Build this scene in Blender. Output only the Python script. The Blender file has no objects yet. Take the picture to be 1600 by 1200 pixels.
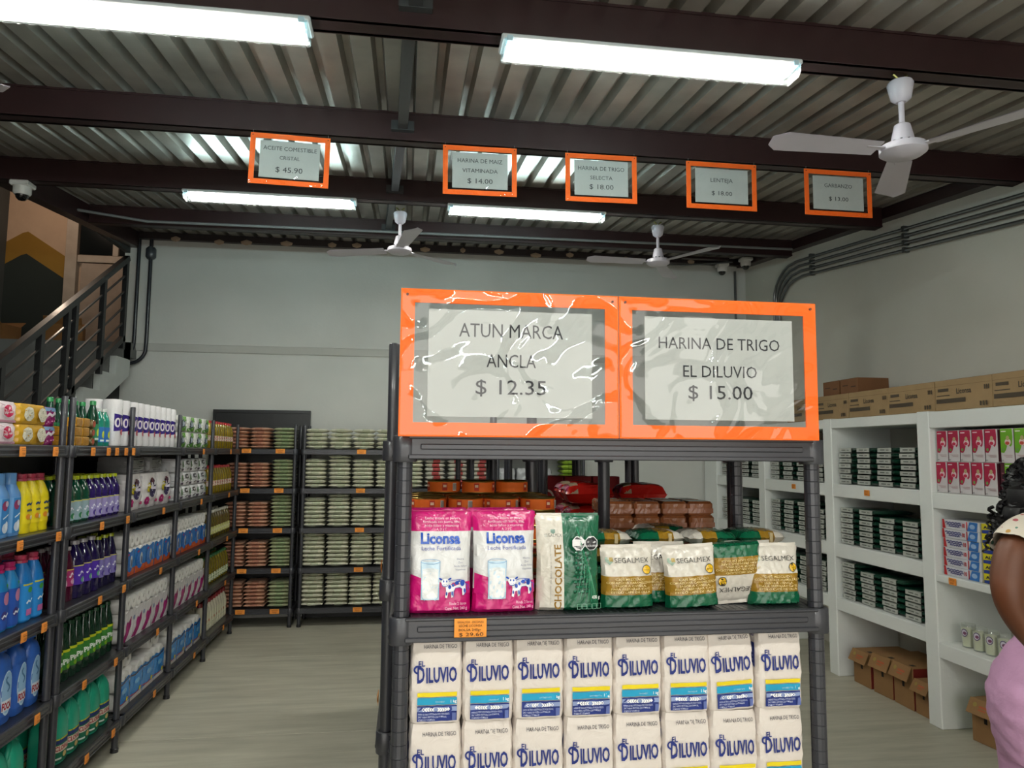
import bpy, math, random
from mathutils import Vector, Matrix
from mathutils.geometry import tessellate_polygon
random.seed(7)
PI = math.pi
S = bpy.context.scene
COL = S.collection

# ---------------------------------------------------------------- camera
cd = bpy.data.cameras.new('camera'); cam = bpy.data.objects.new('camera', cd); COL.objects.link(cam)
S.camera = cam
cd.sensor_fit = 'HORIZONTAL'; cd.sensor_width = 36.0; cd.lens = 36.0*1150/1600
cd.clip_start = 0.02; cd.clip_end = 200
def _cam():
    f = 1150.0
    Y = Vector((635-800, 706-600, f)).normalized()
    p = Vector((635-800, 706-600, f)); q = Vector((635-800+1000, 706-600+7.8, f))
    Z = p.cross(q).normalized()
    if Z.y > 0: Z = -Z
    X = Y.cross(Z)
    R = Matrix((X, Y, Z))            # rows: world axes written in camera (x right, y down, z forward)
    # camera axes in the world: right, up, back
    right = Vector((X.x, Y.x, Z.x)); down = Vector((X.y, Y.y, Z.y)); fwd = Vector((X.z, Y.z, Z.z))
    m = Matrix((right, -down, -fwd)).transposed().to_4x4()
    m.translation = Vector((0, 0, 1.65))
    return m
cam.matrix_world = _cam()

# ---------------------------------------------------------------- world and exposure
w = bpy.data.worlds.new('world'); S.world = w; w.use_nodes = True
bg = w.node_tree.nodes['Background']; bg.inputs[0].default_value = (1.0, .95, .88, 1); bg.inputs[1].default_value = 1.9
S.view_settings.view_transform = 'Standard'; S.view_settings.look = 'None'
S.view_settings.exposure = 0.5; S.view_settings.gamma = 1.0; S.view_settings.use_curve_mapping = False
TUBE_POWER = 78.0

# ---------------------------------------------------------------- materials
def lin(h):
    h = h.lstrip('#'); c = [int(h[i:i+2], 16)/255 for i in (0, 2, 4)]
    return tuple(x/12.92 if x <= .04045 else ((x+.055)/1.055)**2.4 for x in c)
_M = {}
STY = {  # roughness, metallic, coat, bump(scale, strength, distance), colour variation
 'paper': (.75, 0, 0, None, .05), 'card': (.8, 0, 0, (60, .25, .002), .10),
 'plastic': (.35, 0, .2, None, .03), 'film': (.26, 0, .35, (22, .55, .008), .03), 'sack': (.42, 0, .15, (45, .5, .004), .10),
 'flour': (.62, 0, 0, (24, .5, .006), .04), 'tissue': (.8, 0, .0, (90, .3, .002), .04),
 'rack': (.38, 0, .25, (160, .15, .001), .12), 'steel': (.45, 0, .1, (30, .12, .002), .15),
 'metal': (.28, .9, 0, None, .06), 'plaster': (.85, 0, 0, (14, .35, .004), .05), 'skin': (.5, 0, 0, (80, .1, .001), .06),
 'cloth': (.85, 0, 0, (30, .5, .01), .08), 'hair': (.45, 0, 0, None, .1), 'liquid': (.12, 0, .6, None, .04),
}
def mat(col, sty='plastic'):
    k = (col, sty)
    if k in _M: return _M[k]
    m = bpy.data.materials.new(sty+'_'+col.strip('#')); m.use_nodes = True; nt = m.node_tree; N = nt.nodes; L = nt.links
    b = N['Principled BSDF']; r, me, coat, bump, var = STY[sty]
    c = lin(col); b.inputs['Roughness'].default_value = r; b.inputs['Metallic'].default_value = me
    b.inputs['Coat Weight'].default_value = coat; b.inputs['Coat Roughness'].default_value = .12
    tc = N.new('ShaderNodeTexCoord'); nz = N.new('ShaderNodeTexNoise'); nz.inputs['Scale'].default_value = 9; nz.inputs['Detail'].default_value = 4
    L.new(tc.outputs['Object'], nz.inputs['Vector'])
    mx = N.new('ShaderNodeMix'); mx.data_type = 'RGBA'
    mx.inputs[6].default_value = (*[x*(1-var*2) for x in c], 1); mx.inputs[7].default_value = (*[min(1, x*(1+var)) for x in c], 1)
    L.new(nz.outputs['Fac'], mx.inputs[0]); L.new(mx.outputs[2], b.inputs['Base Color'])
    if bump:
        n2 = N.new('ShaderNodeTexNoise'); n2.inputs['Scale'].default_value = bump[0]; n2.inputs['Detail'].default_value = 3
        n2.inputs['Distortion'].default_value = 1.2 if sty in ('film', 'sack', 'flour') else 0
        L.new(tc.outputs['Object'], n2.inputs['Vector'])
        bp = N.new('ShaderNodeBump'); bp.inputs['Strength'].default_value = bump[1]; bp.inputs['Distance'].default_value = bump[2]
        L.new(n2.outputs['Fac'], bp.inputs['Height']); L.new(bp.outputs[0], b.inputs['Normal'])
        if coat: L.new(bp.outputs[0], b.inputs['Coat Normal'])
    _M[k] = m
    return m
def clear_mat(name, tint, gloss, opacity=0.0, rough=.08, bump=0, scale=20):
    if name in _M: return _M[name]
    m = bpy.data.materials.new(name); m.use_nodes = True; nt = m.node_tree; N = nt.nodes; L = nt.links
    N.remove(N['Principled BSDF']); out = N['Material Output']
    tr = N.new('ShaderNodeBsdfTransparent'); tr.inputs[0].default_value = (*tint, 1)
    gl = N.new('ShaderNodeBsdfGlossy'); gl.inputs['Roughness'].default_value = rough; gl.inputs[0].default_value = (1, 1, 1, 1)
    fr = N.new('ShaderNodeLayerWeight'); fr.inputs['Blend'].default_value = .5; pw = N.new('ShaderNodeMath'); pw.operation = 'POWER'; pw.inputs[1].default_value = 4; L.new(fr.outputs['Facing'], pw.inputs[0])
    mul = N.new('ShaderNodeMath'); mul.operation = 'MULTIPLY_ADD'; mul.inputs[1].default_value = gloss; mul.inputs[2].default_value = gloss*.05
    L.new(pw.outputs[0], mul.inputs[0])
    mx = N.new('ShaderNodeMixShader'); L.new(mul.outputs[0], mx.inputs[0]); L.new(tr.outputs[0], mx.inputs[1]); L.new(gl.outputs[0], mx.inputs[2])
    if bump:
        tc = N.new('ShaderNodeTexCoord'); nz = N.new('ShaderNodeTexNoise'); nz.inputs['Scale'].default_value = scale; nz.inputs['Distortion'].default_value = 1.5
        nz.inputs['Detail'].default_value = 1.5
        L.new(tc.outputs['Object'], nz.inputs['Vector'])
        bp = N.new('ShaderNodeBump'); bp.inputs['Strength'].default_value = bump; bp.inputs['Distance'].default_value = .02
        L.new(nz.outputs['Fac'], bp.inputs['Height']); L.new(bp.outputs[0], gl.inputs['Normal']); L.new(bp.outputs[0], fr.inputs['Normal'])
    last = mx
    if opacity:
        df = N.new('ShaderNodeBsdfDiffuse'); df.inputs[0].default_value = (.85, .88, .88, 1)
        m2 = N.new('ShaderNodeMixShader'); m2.inputs[0].default_value = opacity
        L.new(mx.outputs[0], m2.inputs[1]); L.new(df.outputs[0], m2.inputs[2]); last = m2
    L.new(last.outputs[0], out.inputs[0]); _M[name] = m
    return m
def emit_mat(name, col, s):
    if name in _M: return _M[name]
    m = bpy.data.materials.new(name); m.use_nodes = True; N = m.node_tree.nodes; b = N['Principled BSDF']
    b.inputs['Base Color'].default_value = (.9, .9, .9, 1); b.inputs['Emission Color'].default_value = (*col, 1); b.inputs['Emission Strength'].default_value = s
    _M[name] = m; return m

# ---------------------------------------------------------------- mesh building
class MB:
    def __init__(s): s.v = []; s.f = []; s.m = []; s.mats = []; s.sm = []
    def mi(s, m):
        if m not in s.mats: s.mats.append(m)
        return s.mats.index(m)
    def add(s, vs, fs, m, smooth=False):
        o = len(s.v); s.v += [tuple(v) for v in vs]; i = s.mi(m)
        for f in fs: s.f.append([o+k for k in f]); s.m.append(i); s.sm.append(smooth)
    def box(s, x0, x1, y0, y1, z0, z1, m, c=0.0):
        if c <= 0:
            v = [(x, y, z) for z in (z0, z1) for y in (y0, y1) for x in (x0, x1)]
            s.add(v, [(0, 2, 3, 1), (4, 5, 7, 6), (0, 1, 5, 4), (2, 6, 7, 3), (0, 4, 6, 2), (1, 3, 7, 5)], m); return
        # chamfered box: 24 vertices, one per corner and face
        X = (x0, x1); Y = (y0, y1); Z = (z0, z1); v = []; idx = {}
        for i in (0, 1):
            for j in (0, 1):
                for k in (0, 1):
                    sx = c if i == 0 else -c; sy = c if j == 0 else -c; sz = c if k == 0 else -c
                    for ax in range(3):
                        p = [X[i]+sx, Y[j]+sy, Z[k]+sz]; p[ax] = (X[i], Y[j], Z[k])[ax]
                        idx[(i, j, k, ax)] = len(v); v.append(p)
        f = []
        for a in (0, 1):
            f.append([idx[(a, j, k, 0)] for j, k in ((0, 0), (1, 0), (1, 1), (0, 1))])
            f.append([idx[(i, a, k, 1)] for i, k in ((0, 0), (1, 0), (1, 1), (0, 1))])
            f.append([idx[(i, j, a, 2)] for i, j in ((0, 0), (1, 0), (1, 1), (0, 1))])
        for a in (0, 1):
            for b in (0, 1):
                f.append([idx[(0, a, b, 1)], idx[(1, a, b, 1)], idx[(1, a, b, 2)], idx[(0, a, b, 2)]])
                f.append([idx[(a, 0, b, 0)], idx[(a, 1, b, 0)], idx[(a, 1, b, 2)], idx[(a, 0, b, 2)]])
                f.append([idx[(a, b, 0, 0)], idx[(a, b, 1, 0)], idx[(a, b, 1, 1)], idx[(a, b, 0, 1)]])
        for i in (0, 1):
            for j in (0, 1):
                for k in (0, 1): f.append([idx[(i, j, k, a)] for a in range(3)])
        s.add(v, f, m)
    def lathe(s, prof, m, n=20, c=(0, 0), sx=1, sy=1, e=2.0, axis='z', smooth=True, z0=0, ribs=0):
        vs = []; fs = []
        for r, z in prof:
            for k in range(n):
                a = 2*PI*k/n; ca, sa = math.cos(a), math.sin(a)
                q = (abs(ca)**e+abs(sa)**e)**(-1/e) if e != 2.0 else 1
                rr = r*q*(1+(ribs if k % 2 else 0))
                x, y, zz = rr*ca*sx, rr*sa*sy, z
                if axis == 'z': vs.append((c[0]+x, c[1]+y, z0+zz))
                elif axis == 'y': vs.append((c[0]+x, z0+zz, c[1]+y))
                else: vs.append((z0+zz, c[0]+x, c[1]+y))
        for i in range(len(prof)-1):
            for k in range(n): fs.append((i*n+k, i*n+(k+1) % n, (i+1)*n+(k+1) % n, (i+1)*n+k))
        if prof[0][0] > 1e-6: fs.append(list(range(n))[::-1])
        if prof[-1][0] > 1e-6: fs.append([(len(prof)-1)*n+k for k in range(n)])
        s.add(vs, fs, m, smooth)
    def tube(s, pts, r, m, n=8, close=True):
        pts = [Vector(p) for p in pts]; vs = []; fs = []; up = None
        rs = r if isinstance(r, (list, tuple)) else [r]*len(pts)
        for i, p in enumerate(pts):
            t = (pts[min(i+1, len(pts)-1)]-pts[max(i-1, 0)]).normalized()
            if up is None: up = Vector((0, 0, 1)) if abs(t.z) < .9 else Vector((1, 0, 0))
            a = t.cross(up).normalized(); b = a.cross(t).normalized(); up = b
            for k in range(n):
                an = 2*PI*k/n; vs.append(p+(a*math.cos(an)+b*math.sin(an))*rs[i])
        for i in range(len(pts)-1):
            for k in range(n): fs.append((i*n+k, i*n+(k+1) % n, (i+1)*n+(k+1) % n, (i+1)*n+k))
        if close: fs.append(list(range(n))[::-1]); fs.append([(len(pts)-1)*n+k for k in range(n)])
        s.add(vs, fs, m, True)
    def bar(s, a, b, wx, wz, m):
        a = Vector(a); b = Vector(b); t = (b-a).normalized(); up = Vector((0, 0, 1)) if abs(t.z) < .95 else Vector((0, 1, 0))
        x = t.cross(up).normalized()*wx/2; z = x.cross(t).normalized()*wz/2
        v = [p+i*x+j*z for p in (a, b) for i, j in ((-1, -1), (1, -1), (1, 1), (-1, 1))]
        s.add(v, [(0, 1, 2, 3), (7, 6, 5, 4), (0, 4, 5, 1), (1, 5, 6, 2), (2, 6, 7, 3), (3, 7, 4, 0)], m)
    def prism(s, poly, ax, a, b, m):
        n = len(poly); mk = {'x': lambda t, p: (t, p[0], p[1]), 'y': lambda t, p: (p[0], t, p[1]), 'z': lambda t, p: (p[0], p[1], t)}[ax]
        v = [mk(a, p) for p in poly]+[mk(b, p) for p in poly]
        tr = tessellate_polygon([[Vector((p[0], p[1], 0)) for p in poly]])
        f = [tuple(t) for t in tr]+[tuple(n+i for i in t[::-1]) for t in tr]
        f += [(i, (i+1) % n, n+(i+1) % n, n+i) for i in range(n)]
        s.add(v, f, m)
    def grid(s, fn, nu, nv, m, smooth=True, wrapu=False):
        vs = []; fs = []
        for j in range(nv+1):
            for i in range(nu+1): vs.append(fn(i/nu, j/nv))
        mm = m if callable(m) else None
        for j in range(nv):
            for i in range(nu):
                f = (j*(nu+1)+i, j*(nu+1)+i+1, (j+1)*(nu+1)+i+1, (j+1)*(nu+1)+i)
                fs.append(f)
        if mm:
            o = len(s.v); s.v += [tuple(v) for v in vs]; q = 0
            for j in range(nv):
                for i in range(nu):
                    s.f.append([o+k for k in fs[q]]); s.m.append(s.mi(mm((i+.5)/nu, (j+.5)/nv))); s.sm.append(smooth); q += 1
        else: s.add(vs, fs, m, smooth)
    def mesh(s, name, sharp=True):
        me = bpy.data.meshes.new(name); me.from_pydata(s.v, [], s.f)
        for m in s.mats: me.materials.append(m)
        me.polygons.foreach_set('material_index', s.m); me.polygons.foreach_set('use_smooth', s.sm); me.update()
        if sharp and any(s.sm):
            try: me.set_sharp_from_angle(angle=math.radians(40))
            except Exception: pass
        return me
def obj(name, mb, parent=None, label=None):
    me = mb.mesh(name) if isinstance(mb, MB) else mb
    o = bpy.data.objects.new(name, me); COL.objects.link(o)
    if parent: o.parent = parent
    if label: o['label'] = label
    return o
def short(l):
    for w_ in (' of the', ' in the', ' the', ' with', ' and', ' of', ' in'):
        while len(l.split()) > 16 and w_+' ' in l: l = l.replace(w_+' ', ' ' if w_ not in (' of the', ' in the') else ' ', 1)
    return l
def tag(o, label, cat, group=None):
    label = short(label)
    o['label'] = label; o['category'] = cat
    if group: o['group'] = group
    return o
def thing(name, label='', cat='', loc=(0, 0, 0), rz=0, group=None):
    o = bpy.data.objects.new(name, None); COL.objects.link(o); o.location = loc; o.rotation_euler = (0, 0, rz); o.empty_display_size = .05
    return tag(o, label, cat, group)
def struct(name, mb, parent=None):
    o = obj(name, mb, parent)
    if not parent: o['kind'] = 'structure'
    return o
def kids(o): return [c for c in list(o.children)]
def copy_tree(o, par=None):
    c = o.copy(); COL.objects.link(c); c.parent = par
    for ch in kids(o): copy_tree(ch, c)
    return c
class Proto:
    def __init__(s, root, cat): s.root = root; s.cat = cat; s.used = False
    def put(s, loc, label, group=None, rz=0, rx=0, ry=0, sc=None):
        o = s.root if not s.used else copy_tree(s.root)
        s.used = True; o.location = loc; o.rotation_euler = (rx, ry, rz)
        if sc: o.scale = sc
        tag(o, label, s.cat, group)
        return o
ORD = ['first', 'second', 'third', 'fourth', 'fifth', 'sixth', 'seventh', 'eighth', 'ninth', 'tenth', 'eleventh', 'twelfth', 'thirteenth', 'fourteenth']

# ---------------------------------------------------------------- printed art: flat shapes laid on a surface map
_T = {}
def text_geo(txt, bold=0.0, shear=0.0):
    k = (txt, bold, shear)
    if k in _T: return _T[k]
    cu = bpy.data.curves.new('text', 'FONT'); cu.body = txt; cu.size = 1; cu.offset = bold; cu.shear = shear; cu.align_x = 'CENTER'; cu.resolution_u = 2
    o = bpy.data.objects.new('text', cu); COL.objects.link(o)
    dg = bpy.context.evaluated_depsgraph_get(); me = bpy.data.meshes.new_from_object(o.evaluated_get(dg))
    vs = [(v.co.x, v.co.y) for v in me.vertices]; fs = [tuple(p.vertices) for p in me.polygons]
    bpy.data.objects.remove(o); bpy.data.curves.remove(cu); bpy.data.meshes.remove(me)
    _T[k] = (vs, fs); return _T[k]
class Art:
    def __init__(s, sty='paper', step=.0004): s.e = []; s.sty = sty; s.layer = 1; s.step = step
    def raw(s, vs, fs, col): s.e.append((vs, fs, col, s.layer)); s.layer += 1; return s
    def strip(s, u0, u1, lo, hi, col, nu=8, nv=4):
        L = lo if callable(lo) else (lambda u: lo); H = hi if callable(hi) else (lambda u: hi); vs = []; fs = []
        for j in range(nv+1):
            for i in range(nu+1):
                u = u0+(u1-u0)*i/nu; vs.append((u, L(u)+(H(u)-L(u))*j/nv))
        for j in range(nv):
            for i in range(nu): a = j*(nu+1)+i; fs.append((a, a+1, a+nu+2, a+nu+1))
        return s.raw(vs, fs, col)
    def disc(s, cu, cv, ru, rv, col, n=20, rot=0):
        vs = [(cu, cv)]; fs = []; cr, sr = math.cos(rot), math.sin(rot)
        for q in (.5, 1):
            for k in range(n):
                a = 2*PI*k/n; x, y = ru*q*math.cos(a), rv*q*math.sin(a); vs.append((cu+x*cr-y*sr, cv+x*sr+y*cr))
        for k in range(n):
            fs.append((0, 1+k, 1+(k+1) % n)); fs.append((1+k, 1+n+k, 1+n+(k+1) % n, 1+(k+1) % n))
        return s.raw(vs, fs, col)
    def poly(s, pts, col):
        return s.raw(list(pts), [tuple(t) for t in tessellate_polygon([[Vector((p[0], p[1], 0)) for p in pts]])], col)
    def line(s, pts, wd, col):
        vs = []; fs = []
        for i, p in enumerate(pts):
            a = Vector(pts[max(i-1, 0)]); b = Vector(pts[min(i+1, len(pts)-1)]); t = (b-a).normalized(); n = Vector((-t.y, t.x))*wd/2
            vs += [(p[0]+n.x, p[1]+n.y), (p[0]-n.x, p[1]-n.y)]
        for i in range(len(pts)-1): fs.append((2*i, 2*i+1, 2*i+3, 2*i+2))
        return s.raw(vs, fs, col)
    def text(s, t, cu, cv, size, col, sx=1.0, bold=0, rot=0, shear=0, width=None, align='c'):
        vs, fs = text_geo(t, bold, shear)
        if not vs: return s
        xs = [v[0] for v in vs]; wd = max(xs)-min(xs); mid = (max(xs)+min(xs))/2
        if width: sx = width/(wd*size)
        if align == 'l': mid = min(xs)
        if align == 'r': mid = max(xs)
        cr, sr = math.cos(rot), math.sin(rot); out = []
        for x, y in vs:
            x = (x-mid)*size*sx; y = y*size; out.append((cu+x*cr-y*sr, cv+x*sr+y*cr))
        return s.raw(out, fs, col)
    def build(s, fn, into=None):          # fn(u, v, offset) -> point
        mb = into or MB()
        for vs, fs, col, ly in s.e:
            mb.add([fn(u, v, ly*s.step) for u, v in vs], fs, mat(col, s.sty) if isinstance(col, str) else col, True)
        return mb
def flat_front(y): return lambda u, v, o: (u, y-o, v)
def cyl_front(r, e=2.0, sx=1, sy=1):
    def fn(u, v, o):
        a = -PI/2+u/(r*sx); ca, sa = math.cos(a), math.sin(a); q = (abs(ca)**e+abs(sa)**e)**(-1/e) if e != 2.0 else 1
        return ((r*q*sx+o)*ca, (r*q*sy+o)*sa, v)
    return fn

# ================================================================ THE ROOM
XL, XR, YB, YF = -4.4, 3.75, 7.78, -3.6
def deckz(y): return 3.075+.0985*y
GREYW = None
def plaster(name, h1, h2, scale=1.3, bump=.3):
    m = bpy.data.materials.new(name); m.use_nodes = True; nt = m.node_tree; N = nt.nodes; L = nt.links; b = N['Principled BSDF']
    b.inputs['Roughness'].default_value = .8
    tc = N.new('ShaderNodeTexCoord'); nz = N.new('ShaderNodeTexNoise'); nz.inputs['Scale'].default_value = scale; nz.inputs['Detail'].default_value = 6
    L.new(tc.outputs['Object'], nz.inputs['Vector']); cr = N.new('ShaderNodeValToRGB'); cr.color_ramp.elements[0].position = .3; cr.color_ramp.elements[1].position = .7
    cr.color_ramp.elements[0].color = (*lin(h1), 1); cr.color_ramp.elements[1].color = (*lin(h2), 1)
    L.new(nz.outputs[0], cr.inputs[0]); L.new(cr.outputs[0], b.inputs['Base Color'])
    n2 = N.new('ShaderNodeTexNoise'); n2.inputs['Scale'].default_value = 40; n2.inputs['Detail'].default_value = 5; L.new(tc.outputs['Object'], n2.inputs['Vector'])
    bp = N.new('ShaderNodeBump'); bp.inputs['Strength'].default_value = bump; bp.inputs['Distance'].default_value = .003
    L.new(n2.outputs[0], bp.inputs['Height']); L.new(bp.outputs[0], b.inputs['Normal']); return m
m_wall = plaster('wall_paint', '#bcbeb9', '#c7c8c3'); m_wallr = plaster('wall_paint_warm', '#c9c7bc', '#d2d0c6')
m_shelfw = plaster('white_plaster', '#dfe3e0', '#e8ebe8', 2, .4)
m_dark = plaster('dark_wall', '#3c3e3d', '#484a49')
# floor: trowelled cement screed with faint joints
m_floor = bpy.data.materials.new('cement_floor'); m_floor.use_nodes = True
nt = m_floor.node_tree; N = nt.nodes; L = nt.links; b = N['Principled BSDF']; b.inputs['Roughness'].default_value = .5
tc = N.new('ShaderNodeTexCoord'); mp = N.new('ShaderNodeMapping'); mp.inputs['Scale'].default_value = (.7, 5.5, 1); L.new(tc.outputs['Object'], mp.inputs[0])
nz = N.new('ShaderNodeTexNoise'); nz.inputs['Scale'].default_value = 2.2; nz.inputs['Detail'].default_value = 9; nz.inputs['Roughness'].default_value = .65; L.new(mp.outputs[0], nz.inputs['Vector'])
cr = N.new('ShaderNodeValToRGB'); cr.color_ramp.elements[0].position = .3; cr.color_ramp.elements[0].color = (*lin('#a9a695'), 1); cr.color_ramp.elements[1].position = .68; cr.color_ramp.elements[1].color = (*lin('#c8c5b3'), 1)
L.new(nz.outputs[0], cr.inputs[0])
n3 = N.new('ShaderNodeTexNoise'); n3.inputs['Scale'].default_value = .9; n3.inputs['Detail'].default_value = 3; L.new(tc.outputs['Object'], n3.inputs['Vector'])
mm = N.new('ShaderNodeMix'); mm.data_type = 'RGBA'; mm.blend_type = 'MULTIPLY'; mm.inputs[0].default_value = .5
r3 = N.new('ShaderNodeValToRGB'); r3.color_ramp.elements[0].position = .35; r3.color_ramp.elements[0].color = (.72, .72, .72, 1); r3.color_ramp.elements[1].position = .65
L.new(n3.outputs[0], r3.inputs[0]); L.new(cr.outputs[0], mm.inputs[6]); L.new(r3.outputs[0], mm.inputs[7]); L.new(mm.outputs[2], b.inputs['Base Color'])
bp = N.new('ShaderNodeBump'); bp.inputs['Strength'].default_value = .15; bp.inputs['Distance'].default_value = .004; L.new(nz.outputs[0], bp.inputs['Height']); L.new(bp.outputs[0], b.inputs['Normal'])
fl = bpy.data.objects.new('floor', None); COL.objects.link(fl); fl['kind'] = 'structure'
ys = [YF, -1.2, 1.05, 2.98, 4.62, 6.3, YB+1]
for i in range(len(ys)-1):
    mb = MB(); mb.box(XL, XR+.1, ys[i]+.002, ys[i+1]-.002, -.1, 0, m_floor, .002); o = obj('floor_slab', mb, fl)
mb = MB(); mb.box(XL, XR+.1, YF, YB+1, -.14, -.1, mat('#55544c', 'plaster')); obj('joint_bed', mb, fl)
# walls
mb = MB(); mb.box(-2.84, XR+.1, YB, YB+.18, 0, 4.8, m_wall); struct('wall_back', mb)
mb = MB(); mb.box(-2.84, XR, YB-.06, YB, 2.71, 3.80, m_wall); mb.prism([(YB-.06, 2.708), (YB, 2.708), (YB, 2.64), (YB-.02, 2.64)], 'x', -2.84, XR, m_wall); struct('trim_1', mb)
mb = MB(); mb.box(XR, XR+.15, YF, YB, 0, 4.6, m_wallr); struct('wall_right', mb)
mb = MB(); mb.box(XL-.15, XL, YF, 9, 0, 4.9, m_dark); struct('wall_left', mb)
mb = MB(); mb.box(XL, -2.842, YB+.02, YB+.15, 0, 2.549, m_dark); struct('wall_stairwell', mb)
mb = MB(); mb.box(XL, -2.6, YF-.15, YF, 0, 4, m_wall); mb.box(3.2, XR, YF-.15, YF, 0, 4, m_wall); mb.box(-2.6, 3.2, YF-.15, YF, 2.75, 4, m_wall); struct('wall_front', mb)  # unseen front wall; wide opening added so world light fills the camera-facing sides
# galvanised deck
m_deck = bpy.data.materials.new('galvanised_deck'); m_deck.use_nodes = True
nt = m_deck.node_tree; N = nt.nodes; L = nt.links; b = N['Principled BSDF']; b.inputs['Metallic'].default_value = .5; b.inputs['Roughness'].default_value = .40
tc = N.new('ShaderNodeTexCoord'); nz = N.new('ShaderNodeTexNoise'); nz.inputs['Scale'].default_value = 2.4; nz.inputs['Detail'].default_value = 7; L.new(tc.outputs['Object'], nz.inputs['Vector'])
cr = N.new('ShaderNodeValToRGB'); cr.color_ramp.elements[0].position = .3; cr.color_ramp.elements[0].color = (*lin('#8f8a82'), 1); cr.color_ramp.elements[1].position = .7; cr.color_ramp.elements[1].color = (*lin('#bcb6ac'), 1)
L.new(nz.outputs[0], cr.inputs[0]); L.new(cr.outputs[0], b.inputs['Base Color'])
ce = bpy.data.objects.new('ceiling', None); COL.objects.link(ce); ce['kind'] = 'structure'
def deck_sheet(x0, nr, y0, y1):
    P = .14; H = .05; prof = []
    for i in range(nr):
        a = x0+i*P; prof += [(a, 0), (a+.085, 0), (a+.098, H), (a+.127, H)]
    prof.append((x0+nr*P, 0)); vs = []; fs = []
    n = len(prof)
    for (y, dz) in ((y0, 0), (y1, 0), (y1, .003), (y0, .003)):
        for (x, z) in prof: vs.append((x, y, deckz(y)+z+dz))
    for q in range(3):
        for i in range(n-1): fs.append((q*n+i, q*n+i+1, (q+1)*n+i+1, (q+1)*n+i))
    mb = MB(); mb.add(vs, fs, m_deck); obj('deck_sheet', mb, ce)
x = -2.79
for k in range(8):
    nr = 6 if k < 7 else 5
    deck_sheet(x, nr, YF, YB+.1); x += nr*.14
deck_sheet(-4.47, 6, YF, 5.27); deck_sheet(-3.63, 6, YF, 5.27)
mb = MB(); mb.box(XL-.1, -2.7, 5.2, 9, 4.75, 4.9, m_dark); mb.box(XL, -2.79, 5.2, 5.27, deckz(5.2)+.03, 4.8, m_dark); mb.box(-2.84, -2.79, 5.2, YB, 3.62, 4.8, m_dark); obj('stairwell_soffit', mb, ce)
# roof slab above deck keeps daylight out
mb = MB(); mb.add([(XL-.2, YF-.2, deckz(YF)+.06), (XR+.2, YF-.2, deckz(YF)+.06), (XR+.2, YB+.3, deckz(YB)+.08), (XL-.2 if False else -2.79, YB+.3, deckz(YB)+.08), (-2.79, 5.25, deckz(5.25)+.07), (XL-.2, 5.25, deckz(5.25)+.07)], [(0, 1, 2, 3, 4, 5)], m_dark); obj('roof_fill', mb, ce)
# beams
m_beam = mat('#2c1416', 'steel')
def ibeam_x(name, y, x0, x1, h=.155):
    mb = MB(); zt = deckz(y)-.003; zb = zt-h
    for s_ in (1,):
        mb.box(x0, x1, y-.05, y+.05, zb, zb+.012, m_beam); mb.box(x0, x1, y-.05, y+.05, zt-.012, zt, m_beam); mb.box(x0, x1, y-.045, y-.030, zb, zt, m_beam); mb.box(x0, x1, y+.03, y+.045, zb, zt, m_beam)
    struct(name, mb); return zb
BY = [-2.5, -1.25, 0.03, 1.32, 2.58, 3.86, 5.2, 6.56]
BZ = {}
for i, y in enumerate(BY):
    if y == 1.32: continue
    BZ[y] = ibeam_x('trim_%d' % (2+i), y, XL if y < 5.3 else -2.7, XR-.1)
def side_beam(name, x, y0, y1, drop=.16, wd=.1):
    mb = MB(); v = []
    for y in (y0, y1):
        for xx in (x-wd/2, x+wd/2):
            for dz in (-.004, -drop): v.append((xx, y, deckz(y)+dz))
    mb.add(v, [(0, 1, 3, 2), (4, 6, 7, 5), (0, 4, 5, 1), (2, 3, 7, 6), (0, 2, 6, 4), (1, 5, 7, 3)], m_beam); struct(name, mb)
side_beam('trim_12', XR-.05, YF, YB, .09); side_beam('trim_13', -2.75, 5.25, YB, .16)
mb = MB(); mb.box(-2.7, XR-.1, YB-.12, YB-.02, deckz(YB-.1)-.07, deckz(YB-.1), mat('#2a2124', 'steel')); struct('trim_14', mb)
m_tube = mat('#3d3f41', 'steel')
for n_, a, bb in (('trim_15', (-.02, 2.63, deckz(2.6)-.06), (-.055, 3.80, deckz(3.8)-.06)), ('trim_16', (-.06, 3.92, deckz(3.9)-.05), (-.12, 5.14, deckz(5.1)-.05)), ('trim_17', (-.13, 5.26, deckz(5.2)-.05), (-.2, 6.5, deckz(6.5)-.05)), ('trim_18', (.02, .1, deckz(.1)-.05), (-.0, 2.52, deckz(2.5)-.05))):
    mb = MB(); mb.bar(a, bb, .05, .09, m_tube); mb.box(bb[0]-.06, bb[0]+.06, bb[1]-.02, bb[1]+.02, bb[2]-.05, bb[2]+.0, m_tube); struct(n_, mb)
# far cross pipe under the deck
mb = MB(); zz = deckz(6.9)-.19
mb.tube([(-2.72, 6.3, 3.60), (-2.2, 6.42, 3.565), (3.6, 6.42, 3.60)], .012, mat('#77797a', 'steel')); tag(obj('conduit', mb), 'thin grey conduit running across the shop under the rearmost roof beam', 'conduit')
# foam lumps in the gap above the back wall
mb = MB()
rr = random.Random(3)
for k in range(16):
    x0 = -2.3+k*.36+rr.uniform(-.08, .08)
    mb.lathe([(0, -.03), (.03, -.015), (.035, .01), (0, .03)], mat('#b09a84', 'plaster'), 8, (x0, YB-.135), .8+rr.random(), .4, z0=3.77+rr.uniform(-.02, .02))
tag(obj('mortar_lumps', mb), 'lumps of dried foam and mortar along the top of the back wall', 'mortar')['kind'] = 'stuff'

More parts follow.
